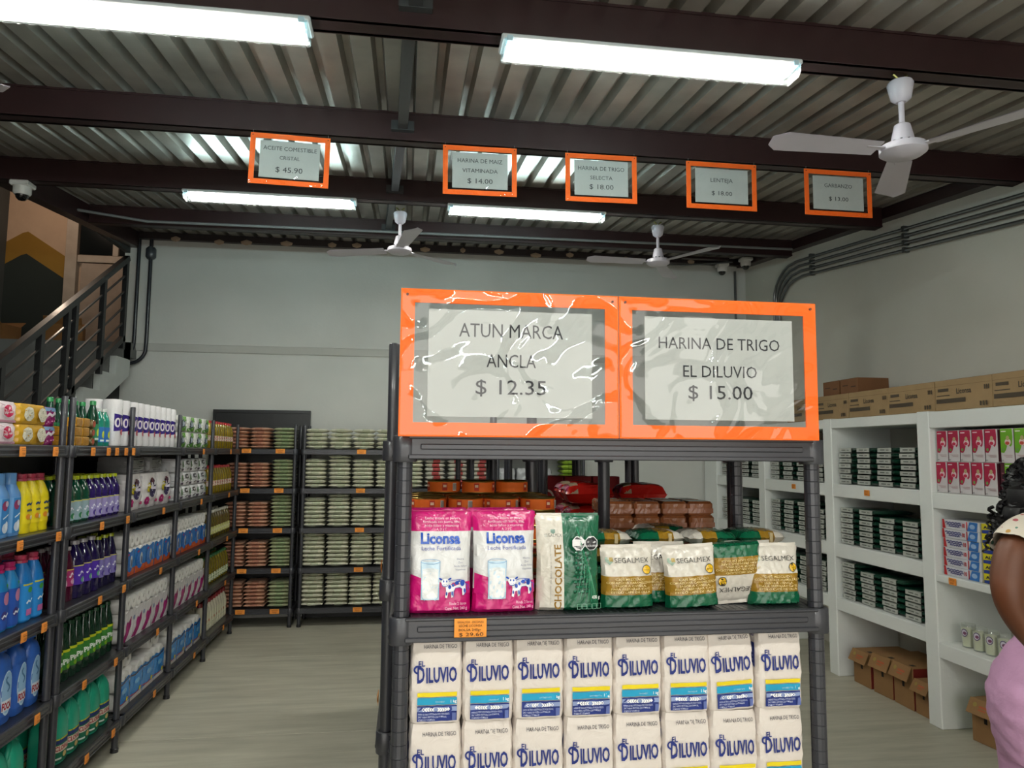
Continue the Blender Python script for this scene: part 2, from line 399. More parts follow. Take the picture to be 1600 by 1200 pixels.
# ---------------------------------------------------------------- stairs, landing
m_stw = mat('#b9beba', 'plaster'); m_step = mat('#6b6d6a', 'plaster'); m_blk = mat('#101113', 'steel')
st = thing('staircase', 'grey staircase with white sawtooth edge rising behind the left racks', 'staircase', (-3.5, 5, 0))
R_, T_ = .176, .335; y0s, z0s = 7.62, 2.70
pts = []; n = 13
for i in range(n): pts += [(y0s-i*T_, z0s-i*R_), (y0s-i*T_, z0s-(i+1)*R_)]
low = [(y0s-n*T_, z0s-n*R_), (y0s-n*T_, z0s-n*R_-.15), (y0s, z0s-.33)]
def rel(o, root):     # keep world coordinates for parts modelled in place
    o.matrix_parent_inverse = Matrix.Translation(-Vector(root.location)); return o
mb = MB(); mb.prism(pts+low, 'x', -2.76, -2.70, m_stw); rel(obj('side_stringer', mb, st), st)
for i in range(n):
    mb = MB(); yy = y0s-i*T_; zz = z0s-i*R_
    mb.box(XL+.01, -2.765, yy-T_, yy, zz-R_-.05, zz-R_, m_step, .006); mb.box(XL+.01, -2.765, yy-.02, yy, zz-R_, zz-.001, m_step)
    rel(obj('step', mb, st), st)
mb = MB(); mb.box(XL, -2.7, y0s+.002, 9, z0s-.15, z0s, m_step); mb.box(-2.84, -2.7, YB+.2, 9, 2.7, 4.7, m_wall); struct('trim_19', mb)
# landing wall with the painted chevron
YW = 8.62
mb = MB(); mb.box(XL, -2.84, YW, YW+.15, 2.7, 4.8, mat('#b79c84', 'plaster'))
A = Art('plaster', .0015)
pk = -4.2
def ch(z0): return lambda u: z0-abs(u-pk)*.66
A.strip(XL, -3.76, 2.702, ch(4.05), '#86631b', 12, 1); A.strip(XL, -3.76, 2.702, ch(3.80), '#1d2521', 12, 1)
A.build(flat_front(YW), mb); struct('wall_landing', mb)
# glazed door on landing
m_fr = mat('#a8998a', 'steel'); dr = bpy.data.objects.new('door_1', None); COL.objects.link(dr); dr['kind'] = 'structure'
def part(name, parent, *boxes, c=.003):
    mb = MB()
    for bx in boxes: mb.box(*bx, c)
    return obj(name, mb, parent)
f = m_fr; Yd = YW-.06
part('door_frame', dr, (-3.76, -3.64, Yd-.02, YW, 2.71, 4.7, f), (-3.64, -2.86, Yd, YW, 4.16, 4.22, f), (-3.64, -2.86, Yd, YW, 3.71, 3.79, f), (-3.28, -3.22, Yd, YW, 3.79, 4.7, f))
part('door_panel', dr, (-3.60, -2.87, Yd+.01, YW, 2.71, 3.70, mat('#9d8a7a', 'steel')))
for a in ((-3.63, -3.29, 3.80, 4.15), (-3.63, -3.29, 4.23, 4.6), (-3.21, -2.87, 3.80, 4.15), (-3.21, -2.87, 4.23, 4.6)):
    mb = MB(); mb.box(a[0], a[1], YW-.04, YW-.03, a[2], a[3], mat('#0d1214', 'liquid')); obj('pane', mb, dr)
def carton(name, label, cat, loc, rz, sx, sy, sz, col='#9a7040', flaps=True, lab=None):
    t = thing(name, label, cat, loc, rz); c = mat(col, 'card'); mb = MB(); q = .004
    mb.box(-sx/2, sx/2, -sy/2, -sy/2+q, 0, sz, c); mb.box(-sx/2, sx/2, sy/2-q, sy/2, 0, sz, c); mb.box(-sx/2, -sx/2+q, -sy/2+q, sy/2-q, 0, sz, c); mb.box(sx/2-q, sx/2, -sy/2+q, sy/2-q, 0, sz, c); mb.box(-sx/2, sx/2, -sy/2, sy/2, 0, q, c)
    obj('carton_body', mb, t)
    for s_ in (-1, 1):
        mb = MB(); mb.bar((0, s_*sy/2, sz), (0, s_*(sy/2+.07), sz+.06), sx*.95, .004, c); obj('flap', mb, t)
    return t
carton('cardboard_box', 'open cardboard box on the landing beside the glazed door', 'box', (-3.48, 8.0, 2.701), .3, .35, .28, .2, '#8a5f30')
carton('cardboard_box', 'open cardboard box on the landing in front of the dark chevron', 'box', (-4.05, 7.85, 2.701), -.2, .34, .26, .16, '#7a552c')
# railing
rl = thing('stair_railing', 'black steel stair railing with slanting bars behind left racks', 'railing', (-2.62, 6, 1.9))
XRL = -2.66
def hz(y): return 3.44+(y-7.265)*.600
def add_part(name, fnc):
    mb = MB(); fnc(mb); return rel(obj(name, mb, rl), rl)
add_part('handrail', lambda mb: mb.bar((XRL, 4.7, hz(4.7)), (XRL, 7.30, hz(7.30)), .05, .05, m_blk))
for k in range(4):
    d = .15+.145*k
    add_part('rail_bar', lambda mb: mb.bar((XRL, 4.7, hz(4.7)-d), (XRL, 7.28, hz(7.28)-d*1.04), .014, .014, m_blk))
for y in (4.75, 5.25, 5.75, 6.15, 6.28, 6.80, 7.28):
    add_part('baluster', lambda mb: mb.box(XRL-.02, XRL+.02, y-.025, y+.025, hz(y)-.86, hz(y), m_blk))
add_part('bottom_rail', lambda mb: mb.bar((XRL, 4.7, hz(4.7)-.68), (XRL, 7.30, hz(7.30)-.76), .04, .05, m_blk))
# vertical black conduits at the left end of the back wall
for i, (xa, lab) in enumerate(((-2.70, 'black conduit with a bend nearest the railing on the back wall'), (-2.585, 'black conduit with junction box right of its twin on the back wall'))):
    mb = MB(); yy = YB-.085
    p = [(xa, yy, 3.80), (xa, yy, 2.72 if i else 2.74)]
    z_e = 2.50 if i else 2.545
    for k in range(1, 9):
        a = PI/2*k/8; r_ = .16; p.append((xa-r_+r_*math.cos(a), yy, z_e+r_-r_*math.sin(a)))
    p.append((-2.90-.02*i, yy, z_e)); mb.tube(p, .018, mat('#1c2028', 'plastic'), 10)
    t = thing('wall_conduit', lab, 'conduit', (xa, yy, 2.5)); rel(obj('pipe', mb, t), t)
    if i:
        mb = MB(); mb.lathe([(.035, 3.56), (.05, 3.58), (.05, 3.66), (.035, 3.68)], mat('#3a4046', 'plastic'), 12, (xa, yy-.0)); rel(obj('junction_box', mb, t), t)
# right wall conduits
mcon = mat('#6f7172', 'metal')
for k in range(4):
    dz = -.055*k if k < 3 else -.135; dx = .04*k
    mb = MB(); xx = XR-.03
    def pz(y): return 3.58+.105*(y-7.0)-.055*k*(1 if y > 5.5 else 1)
    p = [(xx, 1.5, pz(1.5)), (xx, 3.2, pz(3.2)), (xx, 5.4, pz(5.4)), (xx, 6.55-.03*k, pz(6.55)-.01)]
    ye = 7.02-.035*k
    for q in range(1, 7):
        a = PI/2*q/6; p.append((xx, 6.62-.03*k+(ye-6.62+.03*k)*math.sin(a), pz(6.62)-.015-.3*(1-math.cos(a))))
    p.append((xx, ye, 2.0)); mb.tube(p, .013, mcon, 8)
    t = thing('wall_conduit', ['topmost galvanised conduit of four running along the right wall', 'second highest galvanised conduit on the right wall', 'third highest galvanised conduit on the right wall', 'lowest galvanised conduit of four along the right wall'][k], 'conduit', (xx, 6, 3))
    rel(obj('pipe', mb, t), t)
    for y in (3.6, 5.0, 6.3):
        mb = MB(); mb.box(xx-.018, XR, y-.012, y+.012, pz(y)-.018, pz(y)+.022, mcon); rel(obj('clip', mb, t), t)
mb = MB(); mb.tube([(3.62, YB-.08, 3.7), (3.62, YB-.08, 2.0)], .014, mcon); tag(obj('corner_conduit', mb), 'single grey conduit dropping down the back wall beside the corner', 'conduit')

# ---------------------------------------------------------------- dome cameras
def dome(loc, label):
    t = thing('dome_camera', label, 'camera', loc); wt = mat('#d8d6d2', 'plastic')
    mb = MB(); mb.box(-.06, .06, -.06, .06, -.035, 0, wt, .008); obj('mount_box', mb, t)
    mb = MB(); mb.lathe([(.055, -.035), (.055, -.075), (.045, -.09), (.04, -.09)], wt, 20); obj('housing', mb, t)
    mb = MB(); mb.lathe([(.04, -.09), (.036, -.108), (.022, -.124), (0, -.13)], mat('#0b0b0d', 'liquid'), 20); obj('lens_dome', mb, t)
dome((-2.58, 5.2, BZ[5.2]-.001), 'white dome camera under the beam above the stairs')
dome((3.40, 7.55, 3.74), 'white dome camera in the back right corner, the left of two')
dome((3.58, 7.35, 3.76), 'white dome camera in the back right corner, nearer the side wall')
mb = MB(); mb.tube([(2.6, 7.4, 3.66), (2.9, 7.4, 3.665), (3.46, 7.42, 3.73)], .01, mcon); mb.box(2.92, 3.45, 7.47, 7.53, 3.765, 3.79, m_beam); tag(obj('camera_bracket', mb), 'dark bracket and wire holding the cameras in the back right corner', 'bracket')

# ---------------------------------------------------------------- ceiling lamps
m_hous = mat('#c9cdcf', 'plastic'); m_tubeE = emit_mat('lamp_tube', (1.0, .955, .87), TUBE_POWER)
m_diff = clear_mat('ribbed_diffuser', (.97, 1.0, 1.0), .5, 0.0, .15, .3, 60); m_dside = clear_mat('ribbed_diffuser_side', (.60, .88, .96), .9, 0.10, .15, .5, 60)
lp = thing('ceiling_lamp', '', 'lamp')
mb = MB(); mb.box(-.585, .585, -.060, .060, -.022, 0, m_hous, .006); mb.box(-.56, .56, -.012, .012, -.034, -.022, m_hous); obj('housing', mb, lp)
for s_ in (-1, 1):
    mb = MB(); mb.tube([(-.54, s_*.026, -.044), (.54, s_*.026, -.044)], .012, m_tubeE, 10); obj('tube', mb, lp)
mb = MB()
prof = [(-.058, -.020), (-.055, -.050), (-.040, -.064), (.040, -.064), (.055, -.050), (.058, -.020)]
nn = 58; vs = []; fs = []
for i in range(nn+1):
    x = -.575+1.15*i/nn; e = .003 if i % 2 else 0
    for (yy, zz) in prof: vs.append((x, yy*(1+e*3), zz-e*(1 if zz < -.06 else 0)))
for i in range(nn):
    for j in range(5): fs.append((i*6+j, i*6+j+1, (i+1)*6+j+1, (i+1)*6+j))
mb.add(vs, [q for k_, q in enumerate(fs) if k_ % 5 in (1, 2, 3)], m_diff); mb.add(vs, [q for k_, q in enumerate(fs) if k_ % 5 in (0, 4)]+[tuple(range(6)), tuple(nn*6+j for j in range(6))], m_dside); obj('diffuser', mb, lp)
for s_ in (-1, 1):
    mb = MB(); mb.box(s_*.555-.012, s_*.555+.012, -.062, .062, -.03, -.008, mat('#b8d4e0', 'plastic'), .003); obj('end_clip', mb, lp)
LP = Proto(lp, 'lamp')
for (x, y, lab) in ((-.95, 2.58, 'twin tube ceiling lamp nearest the camera on the left'), (.897, 2.58, 'twin tube ceiling lamp nearest the camera right of centre'), (-.97, 5.2, 'far ceiling lamp left of the centre tie'), (.84, 5.2, 'far ceiling lamp right of the centre tie, behind the price signs'),
                    (-.95, .03, 'ceiling lamp overhead behind the camera on the left'), (.9, .03, 'ceiling lamp overhead behind the camera on the right'), (-.95, -2.5, 'ceiling lamp by the shop entrance on the left'), (.9, -2.5, 'ceiling lamp by the shop entrance on the right')):
    LP.put((x, y, BZ[y]-.001), lab, None)
ld = bpy.data.lights.new('stairwell_bulb', 'POINT'); ld.energy = 16; ld.color = (1, .78, .6); ld.shadow_soft_size = .08
lo = bpy.data.objects.new('stairwell_bulb', ld); COL.objects.link(lo); lo.location = (-3.7, 7.5, 4.5)

# ---------------------------------------------------------------- fans
wt = mat('#cfcbd6', 'plastic')
fn = thing('ceiling_fan', '', 'fan')
mb = MB(); mb.lathe([(.012, .0), (.045, 0), (.05, -.01), (.038, -.07), (.02, -.085), (.012, -.085)], wt, 20); obj('canopy', mb, fn)
mb = MB(); mb.tube([(0, 0, -.08), (0, 0, -.19)], .011, wt, 10); obj('downrod', mb, fn)
mb = MB(); mb.lathe([(.012, -.17), (.03, -.18), (.042, -.235), (.042, -.25)], wt, 20); obj('coupling', mb, fn)
mot = MB(); mot.lathe([(.04, -.25), (.045, -.262), (.084, -.265), (.088, -.272), (.088, -.292), (.07, -.305), (.0, -.312)], wt, 28); mo = obj('motor', mot, fn)
mb = MB()
for k in range(10):
    a = 2*PI*k/10; mb.box(.043*math.cos(a)-.004, .043*math.cos(a)+.004, .043*math.sin(a)-.004, .043*math.sin(a)+.004, -.262, -.247, mat('#3a3a40', 'metal'))
obj('vent_slot', mb, mo)
for k in range(3):
    a = math.radians(12+120*k); d = Vector((math.cos(a), math.sin(a), 0)); t = Vector((-d.y, d.x, 0))
    mb = MB()
    def bl(u, v):
        r_ = .11+u*.45; wd = .045+.02*u if u < .93 else .045*(1-u)/.07+.02
        q = (v-.5)*2; return d*r_+t*(q*wd)+Vector((0, 0, -.283+q*.008))
    mb.grid(bl, 10, 4, wt); mb.grid(lambda u, v: bl(u, v)+Vector((0, 0, .003)), 10, 4, wt)
    b_ = obj('blade', mb, fn)
    mb = MB(); mb.bar(d*.07+Vector((0, 0, -.28)), d*.16+Vector((0, 0, -.28)), .03, .005, wt); obj('blade_arm', mb, b_)
FN = Proto(fn, 'fan')
FN.put((1.93, 2.58, BZ[2.58]-.03), 'white ceiling fan nearest the camera at upper right', rz=.84)
FN.put((-1.91, 2.58, BZ[2.58]-.03), 'white ceiling fan whose blade tip enters at the left edge', rz=-.21)
FN.put((-.08, 5.32, 3.395), 'white ceiling fan in the middle between the two far lamps', rz=.5)
FN.put((1.88, 5.32, 3.395), 'white ceiling fan at the far right above the two large signs', rz=.84)
for (x, yh, zh, lb_) in ((-.08, 5.32, 3.43, 'middle far'), (1.88, 5.32, 3.43, 'right far'), (1.93, 2.58, BZ[2.58], 'nearest right'), (-1.91, 2.58, BZ[2.58], 'near left')):
    mb = MB(); mb.tube([(x-.03, yh, zh), (x-.015, yh, zh-.012), (x, yh, zh-.03), (x+.015, yh, zh-.012), (x+.03, yh, zh)], .005, mat('#8a8a55', 'metal'), 6); tag(obj('fan_hook', mb), 'small brass hook holding the %s ceiling fan' % lb_, 'hook')

# ================================================================ PRICE SIGNS
m_or = mat('#ff6a0c', 'paper'); m_sleeve = clear_mat('sleeve_film', (.98, .98, .98), 1.1, .0, .05, .7, 7)
def sign(name, w_, h_, bd, lines, label, loc, rx=0, rz=0, ry=0, rear=True, group=None):
    t = thing(name, label, 'price sign', loc, 0, group); t.rotation_euler = (rx, ry, rz)
    mb = MB()
    for bx in ((0, w_, h_-bd, h_), (0, w_, 0, bd), (0, bd, bd, h_-bd), (w_-bd, w_, bd, h_-bd)):
        mb.box(bx[0], bx[1], -.002, .002, bx[2], bx[3], m_or)
    obj('border', mb, t)
    mb = MB(); px = w_*.125; pz = h_*.135; mb.box(px, w_-px, -.0012, .0008, pz*1.0, h_-pz, mat('#b4b8b5', 'paper')); obj('paper', mb, t)
    A = Art('paper', .0003)
    for (s_, z, sz, wd) in lines: A.text(s_, w_/2, z*h_, sz, '#2b2d33', width=wd)
    if lines: obj('lettering', A.build(flat_front(-.0014)), t)
    mb = MB()
    mb.grid(lambda u, v: (.003+u*(w_-.006), -.0042-.0016*math.sin(u*17+v*9)*math.sin(v*13), .003+v*(h_-.006)), 24, 16, m_sleeve); obj('sleeve', mb, t)
    for ex in (bd*.45, w_-bd*.45):
        mb = MB(); mb.lathe([(.0, -.0055), (.0028, -.0055), (.0028, -.001)], mat('#5a3020', 'plastic'), 10, (ex, h_-bd*.45), axis='y'); obj('eyelet', mb, t)
    return t
W_, H_ = .4655, .308
sign('price_sign', W_, H_, .029, [('ATUN MARCA', .68, .042, .222), ('ANCLA', .475, .040, .105), ('$ 12.35', .29, .044, .150)], 'large orange framed price sign reading ATUN MARCA ANCLA $ 12.35', (-.0175, 1.528, 1.682), rx=-.0)
sign('price_sign', W_-.009, H_, .029, [('HARINA DE TRIGO', .64, .037, .280), ('EL DILUVIO', .44, .037, .170), ('$ 15.00', .285, .043, .148)], 'large orange framed price sign reading HARINA DE TRIGO EL DILUVIO $ 15.00', (.4505, 1.528, 1.682))
for (x0, x1, lines, lab, ry, dz) in (
    (-.83, -.43, [('ACEITE COMESTIBLE', .68, .030, .268), ('CRISTAL', .50, .028, .10), ('$ 45.90', .25, .040, .135)], 'ACEITE COMESTIBLE CRISTAL $ 45.90', .02, 0),
    (.162, .558, [('HARINA DE MAIZ', .66, .032, .24), ('VITAMINADA', .46, .030, .19), ('$ 14.00', .24, .038, .135)], 'HARINA DE MAIZ VITAMINADA $ 14.00', -.01, 0),
    (.826, 1.227, [('HARINA DE TRIGO', .66, .032, .26), ('SELECTA', .47, .030, .125), ('$ 18.00', .27, .038, .135)], 'HARINA DE TRIGO SELECTA $ 18.00', -.01, 0),
    (1.512, 1.925, [('LENTEJA', .58, .032, .13), ('$ 18.00', .30, .034, .12)], 'LENTEJA $ 18.00', 0, 0),
    (2.216, 2.63, [('GARBANZO', .62, .032, .17), ('$ 13.00', .33, .034, .12)], 'GARBANZO $ 13.00', 0, 0)):
    t = sign('hanging_price_sign', x1-x0, .268, .026, lines, 'orange framed price sign hanging below the beam, reading '+lab, (x0, 3.80, 3.012), ry=ry)
    for ex in (.012, x1-x0-.012):
        mb = MB(); mb.tube([(ex, 0, .262), (ex, .0, .283)], .0012, mat('#888888', 'plastic'), 5); obj('hanging_wire', mb, t)

# ================================================================ RACKS
m_rk = mat('#33343a', 'rack'); m_rkd = mat('#1d1e22', 'rack')
TZ = [.175, .548, .921, 1.294, 1.667]
def post_prof(z0, z1, r, pitch=.0265):
    p = [(r*.98, z0)]; z = z0+pitch
    while z < z1-.01: p += [(r, z-.001), (r*.93, z), (r, z+.001)]; z += pitch
    return p+[(r*.98, z1)]
def rack(label, x0, x1, y0, y1, tiers=TZ, post_ends=(0, 1), axis='y', top_ext=.0, r=.0145, fine=False, front='-y', kinds=None, cutend=0):
    """axis: direction along which bays follow each other; post_ends: which ends carry posts"""
    t = thing('shelving_rack', label, 'shelving', ((x0+x1)/2, (y0+y1)/2, 0)); cx, cy = t.location[0], t.location[1]
    ins = .023
    for ti, zt in enumerate(tiers):
        mb = MB(); d = .045; c = .004
        X0, X1, Y0, Y1 = x0-cx, x1-cx, y0-cy, y1-cy
        # four side rails with a pressed groove each
        for (a0, a1, b0, b1, nx, ny) in ((X0+.01, X1-.01, Y0, Y0+.014, 0, -1), (X0+.01, X1-.01, Y1-.014, Y1, 0, 1), (X0, X0+.014, Y0+.01, Y1-.01, -1, 0), (X1-.014, X1, Y0+.01, Y1-.01, 1, 0)):
            mb.box(a0, a1, b0, b1, zt-d, zt, m_rk, c)
            q = .0035
            if ny: mb.box(a0+.045, a1-.045, (b0-q if ny < 0 else b1-.002), (b0+.002 if ny < 0 else b1+q), zt-.029, zt-.017, m_rk, .002); mb.box(a0+.02, a1-.02, (b0-q*1.3 if ny < 0 else b1-.002), (b0+.002 if ny < 0 else b1+q*1.3), zt-d-.004, zt-d+.006, m_rk, .002); mb.box(a0+.02, a1-.02, (b0-q if ny < 0 else b1-.002), (b0+.002 if ny < 0 else b1+q), zt-.007, zt, m_rk, .002)
            else: mb.box((a0-q if nx < 0 else a1-.002), (a0+.002 if nx < 0 else a1+q), b0+.045, b1-.045, zt-.029, zt-.017, m_rk, .002); mb.box((a0-q*1.3 if nx < 0 else a1-.002), (a0+.002 if nx < 0 else a1+q*1.3), b0+.02, b1-.02, zt-d-.004, zt-d+.006, m_rk, .002)
        mb.box(X0+.012, X1-.012, Y0+.012, Y1-.012, zt-.012, zt, m_rkd)
        nb = 5
        for k in range(1, nb):  # underside ribs
            xx = X0+(X1-X0)*k/nb; mb.box(xx-.004, xx+.004, Y0+.014, Y1-.014, zt-.026, zt-.012, m_rk)
            yy = Y0+(Y1-Y0)*k/nb; mb.box(X0+.014, X1-.014, yy-.004, yy+.004, zt-.036, zt-.016, m_rk)
        if fine:
            for k in range(1, 60):
                xx = X0+.012+(X1-X0-.024)*k/60; mb.box(xx-.0015, xx+.0015, Y0+.014, Y1-.014, zt-.0005, zt+.0008, m_rk)
        for sx in (X0+ins, X1-ins):
            for sy in (Y0+ins, Y1-ins):
                mb.lathe([(.024, zt-.055), (.0255, zt-.052), (.0255, zt-.003), (.0235, zt)], m_rk, 14, (sx, sy), e=3.0)
        obj('shelf_tier', mb, t)
    zt = tiers[-1]
    for sx in (x0-cx+ins, x1-cx-ins):
        for e_ in post_ends:
            sy = (y0-cy+ins, y1-cy-ins)[e_]
            mb = MB()
            if fine: mb.lathe(post_prof(0, zt-.004, r*1.15), m_rk, 14, (sx, sy), smooth=False)
            else: mb.lathe([(r*1.2, .0), (r*1.2, zt-.004)], m_rk, 10, (sx, sy))
            if top_ext: mb.lathe([(r, zt-.004), (r, zt+top_ext-.004), (r*.8, zt+top_ext)], m_rk, 10, (sx, sy))
            p = obj('post', mb, t)
            mb = MB(); mb.lathe([(r*1.5, .0), (r*1.45, .02), (r*1.1, .024)], m_rkd, 10, (sx, sy)); obj('foot', mb, p)
    return t
def X2(l): return l
FT = [.19, .56, .920, 1.313, 1.684]
rack('grey plastic end rack facing the camera under the two large signs', -.026, .936, 1.55, 1.985, FT, (0, 1), fine=True)
# island behind it: two rows of racks laid lengthwise
isl = []
for i in range(3):
    ya = 2.03+i*1.02; yb = ya+.98
    rack(['left island rack nearest the end rack', 'middle rack of the left island row', 'farthest rack of the left island row'][i]+', seen along its side', -.062, .372, ya, yb, [z-.004 for z in FT], (0, 1), top_ext=(.27 if i == 0 else 0))
    rack(['right island rack nearest the end rack', 'middle rack of the right island row', 'farthest rack of the right island row'][i]+', its posts showing behind the coffee', .535, .968, ya, yb, [z-.004 for z in FT], (0, 1))
# left wall racks
rack('left rack cut by the photo edge, holding softener and jugs', -1.96, -1.527, 2.70, 3.635, TZ, (0, 1), top_ext=.225)
LB = [3.675, 4.50, 5.39, 6.27, 7.16]
names = ['cleaners and green bottles', 'tall kitchen roll packs on top', 'checked tissue packs', 'cooking oil']
for i in range(4):
    rack('%s rack along the left wall, the one with %s' % (ORD[i+1], names[i]), -1.96, -1.527, LB[i], LB[i+1]-.014, TZ, (0, 1) if i == 0 else (1,), top_ext=.225)
# back racks
BX = [(-1.945, -1.035), (-.995, -.075), (-.055, .86), (.88, 1.80)]
for i, (a, b_) in enumerate(BX):
    rack(['back wall rack of beans in front of the black board', 'back wall rack stacked with white rice bags only', 'back wall rack seen just through the end rack', 'rightmost back wall rack with light green bags'][i], a, b_, 7.30, 7.70, TZ, (0, 1), top_ext=.235)
mb = MB(); bk = mat('#0e1012', 'steel')
t = thing('black_board', 'tall black framed board standing behind the bean rack at the back', 'board', (-1.45, 7.725, 0))
mb.box(-.46, .46, 0, .012, .05, 2.05, bk); obj('panel', mb, t)
mb = MB()
for bx in ((-.475, .475, -.01, .018, 2.03, 2.06), (-.475, -.45, -.01, .018, 0, 2.03), (.45, .475, -.01, .018, 0, 2.03), (-.45, .45, -.01, .018, 1.86, 1.875), (-.45, .45, -.01, .018, 1.38, 1.395)): mb.box(*bx, bk)
obj('frame', mb, t)
mb = MB(); mb.box(-.98, 1.8, 7.722, 7.735, .0, .78, bk); tag(obj('low_black_panel', mb), 'low black panel standing behind the rice rack', 'board')
mb = MB(); mb.box(-2.0, -1.985, 3.68, 7.15, .0, 1.63, bk); tag(obj('long_black_panel', mb), 'black panel standing behind the left wall racks', 'board')

# ================================================================ WHITE MASONRY SHELVES
ms = thing('masonry_shelving', 'white plastered masonry shelving built along the right wall', 'shelving', (3.48, 4.5, 0))
PY = [(.9, 1.02), (2.0, 2.12), (3.06, 3.18), (4.205, 4.32), (5.285, 5.40), (6.37, 6.49), (7.42, 7.74)]
for a, b_ in PY:
    mb = MB(); mb.box(3.24, 3.745, a, b_, 0, 1.93, m_shelfw, .006); rel(obj('pillar', mb, ms), ms)
SL = [(.49, .58), (.885, .985), (1.335, 1.432), (1.855, 1.925)]
SLN = [(.42, .517), (.885, .925), (1.327, 1.425), (1.825, 1.925)]
for i in range(len(PY)-1):
    for (a, b_) in (SL if i > 2 else [(.425, .517), (.883, .927), (1.327, 1.425), (1.823, 1.925)]):
        mb = MB(); mb.box(3.243, 3.742, PY[i][1]-.004, PY[i+1][0]+.004, a, b_, m_shelfw, .004); rel(obj('shelf_slab', mb, ms), ms)
# tags on the rack rails and slabs
TAGI = [0]
def price_tag(loc, rz, label, w_=.062, h_=.036, txt=None, ry=0, rx=0):
    t = thing('price_tag', label, 'price tag', loc, rz); t.rotation_euler = (rx, ry, rz)
    mb = MB(); mb.grid(lambda u, v: ((u-.5)*w_, -.002*math.sin(v*PI)-(0.0015*math.sin(u*PI)), (v-.5)*h_), 6, 4, mat('#f39a3c', 'paper')); mb.box(-w_/2, w_/2, .0003, .0008, -h_/2, h_/2, mat('#f39a3c', 'paper')); obj('card', mb, t)
    A = Art('paper', .0003)
    if txt:
        for (s_, u, v, sz, wd) in txt: A.text(s_, u*w_, v*h_, sz*h_, '#3a2410', width=wd*w_)
    else:
        for zz_, uu in ((.28, .38), (.10, .30), (-.16, .26), (-.28, .22)):
            A.line([(-uu*w_+2*uu*w_*q/8, (zz_+(.05 if q % 2 else -.03))*h_) for q in range(9)], h_*.05, '#9a4a12')
    obj('handwriting', A.build(lambda u, v, o: (u, -.0042-o, v)), t)
    return t

# ================================================================ PRODUCTS: builders (front faces -y, base at z = 0)
NRM = {}
def sup(u, p): return (1-abs(u)**p)**(1/p) if abs(u) < 1 else 0
def wr(x, y, k, a):       # cheap crease pattern
    return a*(math.sin(k*x*31+y*17+k)+.7*math.sin(x*-23*k+y*41+2*k)+.5*math.sin(x*67+y*-59*k))
def block_bag(wd, dp, h, col, sty, seed, crease=.0016, belly=.004, top=0):
    """paper or film bag with four soft sides; returns mesh builder and its front map"""
    def pt(a, v):         # a: angle around, v: 0..1 height
        ca, sa = math.cos(a), math.sin(a); e = 7.0; q = (abs(ca)**e+abs(sa)**e)**(-1/e)
        b = belly*(math.sin(PI*min(1, v*1.1))**.6 if 0 < v < .9 else 0)
        pinch = 1-.05*max(0, (v-.9)/.1)**2-.04*max(0, (.06-v)/.06)**2
        x = (wd/2+b*.4)*q*ca*pinch; y = (dp/2+b)*q*sa*pinch
        c_ = wr(a*.4, v, 1+seed*.37, crease)
        return Vector((x+c_*ca, y+c_*sa, v*h))
    def front(u, v, o):
        u = max(-wd/2*.99, min(wd/2*.99, u)); vv = v/h
        a = -PI/2+math.atan2(u/(wd/2), 1.0) if abs(u) < wd/2 else -PI/4
        p = pt(a, vv); return (u, p.y-o-.0021, v)
    mb = MB(); n = 32; nv = 14
    vs = []; fs = []
    for j in range(nv+1):
        for k in range(n): vs.append(pt(2*PI*k/n, j/nv))
    for j in range(nv):
        for k in range(n): fs.append((j*n+k, j*n+(k+1) % n, (j+1)*n+(k+1) % n, (j+1)*n+k))
    o = len(vs); vs += [Vector((0, 0, 0)), Vector((0, 0, h*1.0))]
    for k in range(n): fs.append(((k+1) % n, k, o)); fs.append((nv*n+k, nv*n+(k+1) % n, o+1))
    mb.add(vs, fs, mat(col, sty), True)
    return mb, front
def pillow_stand(wd, dp, h, matfn, seed, seal=.012, bot=.5, n=(22, 26), crease=.0012):
    """standing film bag: gusset bottom, flat sealed top"""
    def prof(u, v):
        su = sup(u*2-1, 3.0); q = min(1, (1-v)/.55)**.7
        low = min(1, (v+.02)/.06)**.5
        return dp/2*su*q*low+.0008
    def xw(u, v): return (u-.5)*(wd*(1-.05*math.sin(PI*v)*(1 if v < .95 else 0)))
    def cz(u, v): return wr(u*.6, v*.8, 1+seed*.31, crease)*min(1, (1-v)*8)
    def F(u, v): return (xw(u, v), -prof(u, v)+cz(u, v), v*h)
    def Bk(u, v): return (xw(u, v), prof(u, v)*.8+cz(u+.3, v), v*h)
    mb = MB(); mb.grid(F, n[0], n[1], lambda u, v: matfn(u, v)); mb.grid(lambda u, v: Bk(1-u, v), n[0], n[1]//2, lambda u, v: matfn(1-u, v))
    mb.grid(lambda u, v: (xw(u, 0), -prof(u, 0)+v*(prof(u, 0)*1.8), 0), n[0], 1, matfn(.5, 0))
    def front(u, v, o):
        U = .5+u/wd; V = v/h; U = max(0.01, min(.99, U)); V = max(0, min(.995, V)); p = F(U, V); return (u*(1-.05*math.sin(PI*V)), p[1]-o-.0014, v)
    return mb, front
def lay_pillow(wd, dp, h, col, sty, seed=0, n=(12, 14), seam=True):
    """bag lying flat: wd along x, dp along y, h thick"""
    mb = MB(); rr = random.Random(seed)
    ph = rr.random()*6
    def th(u, v):
        a = sup(u*2-1, 2.6); b = sup(v*2-1, 3.2)
        return h/2*(a*b)**.8*(1+.06*math.sin(9*u+ph)*math.sin(7*v+ph))
    def X(u, v): return (u-.5)*wd*(1-.03*math.sin(PI*v)), (v-.5)*dp*(1-.03*math.sin(PI*u))
    m = mat(col, sty)
    mb.grid(lambda u, v: (*X(u, v), h/2+th(u, v)+.0005), n[0], n[1], m)
    mb.grid(lambda u, v: (*X(1-u, v), h/2-th(1-u, v)-.0005), n[0], n[1], m)
    return mb, th
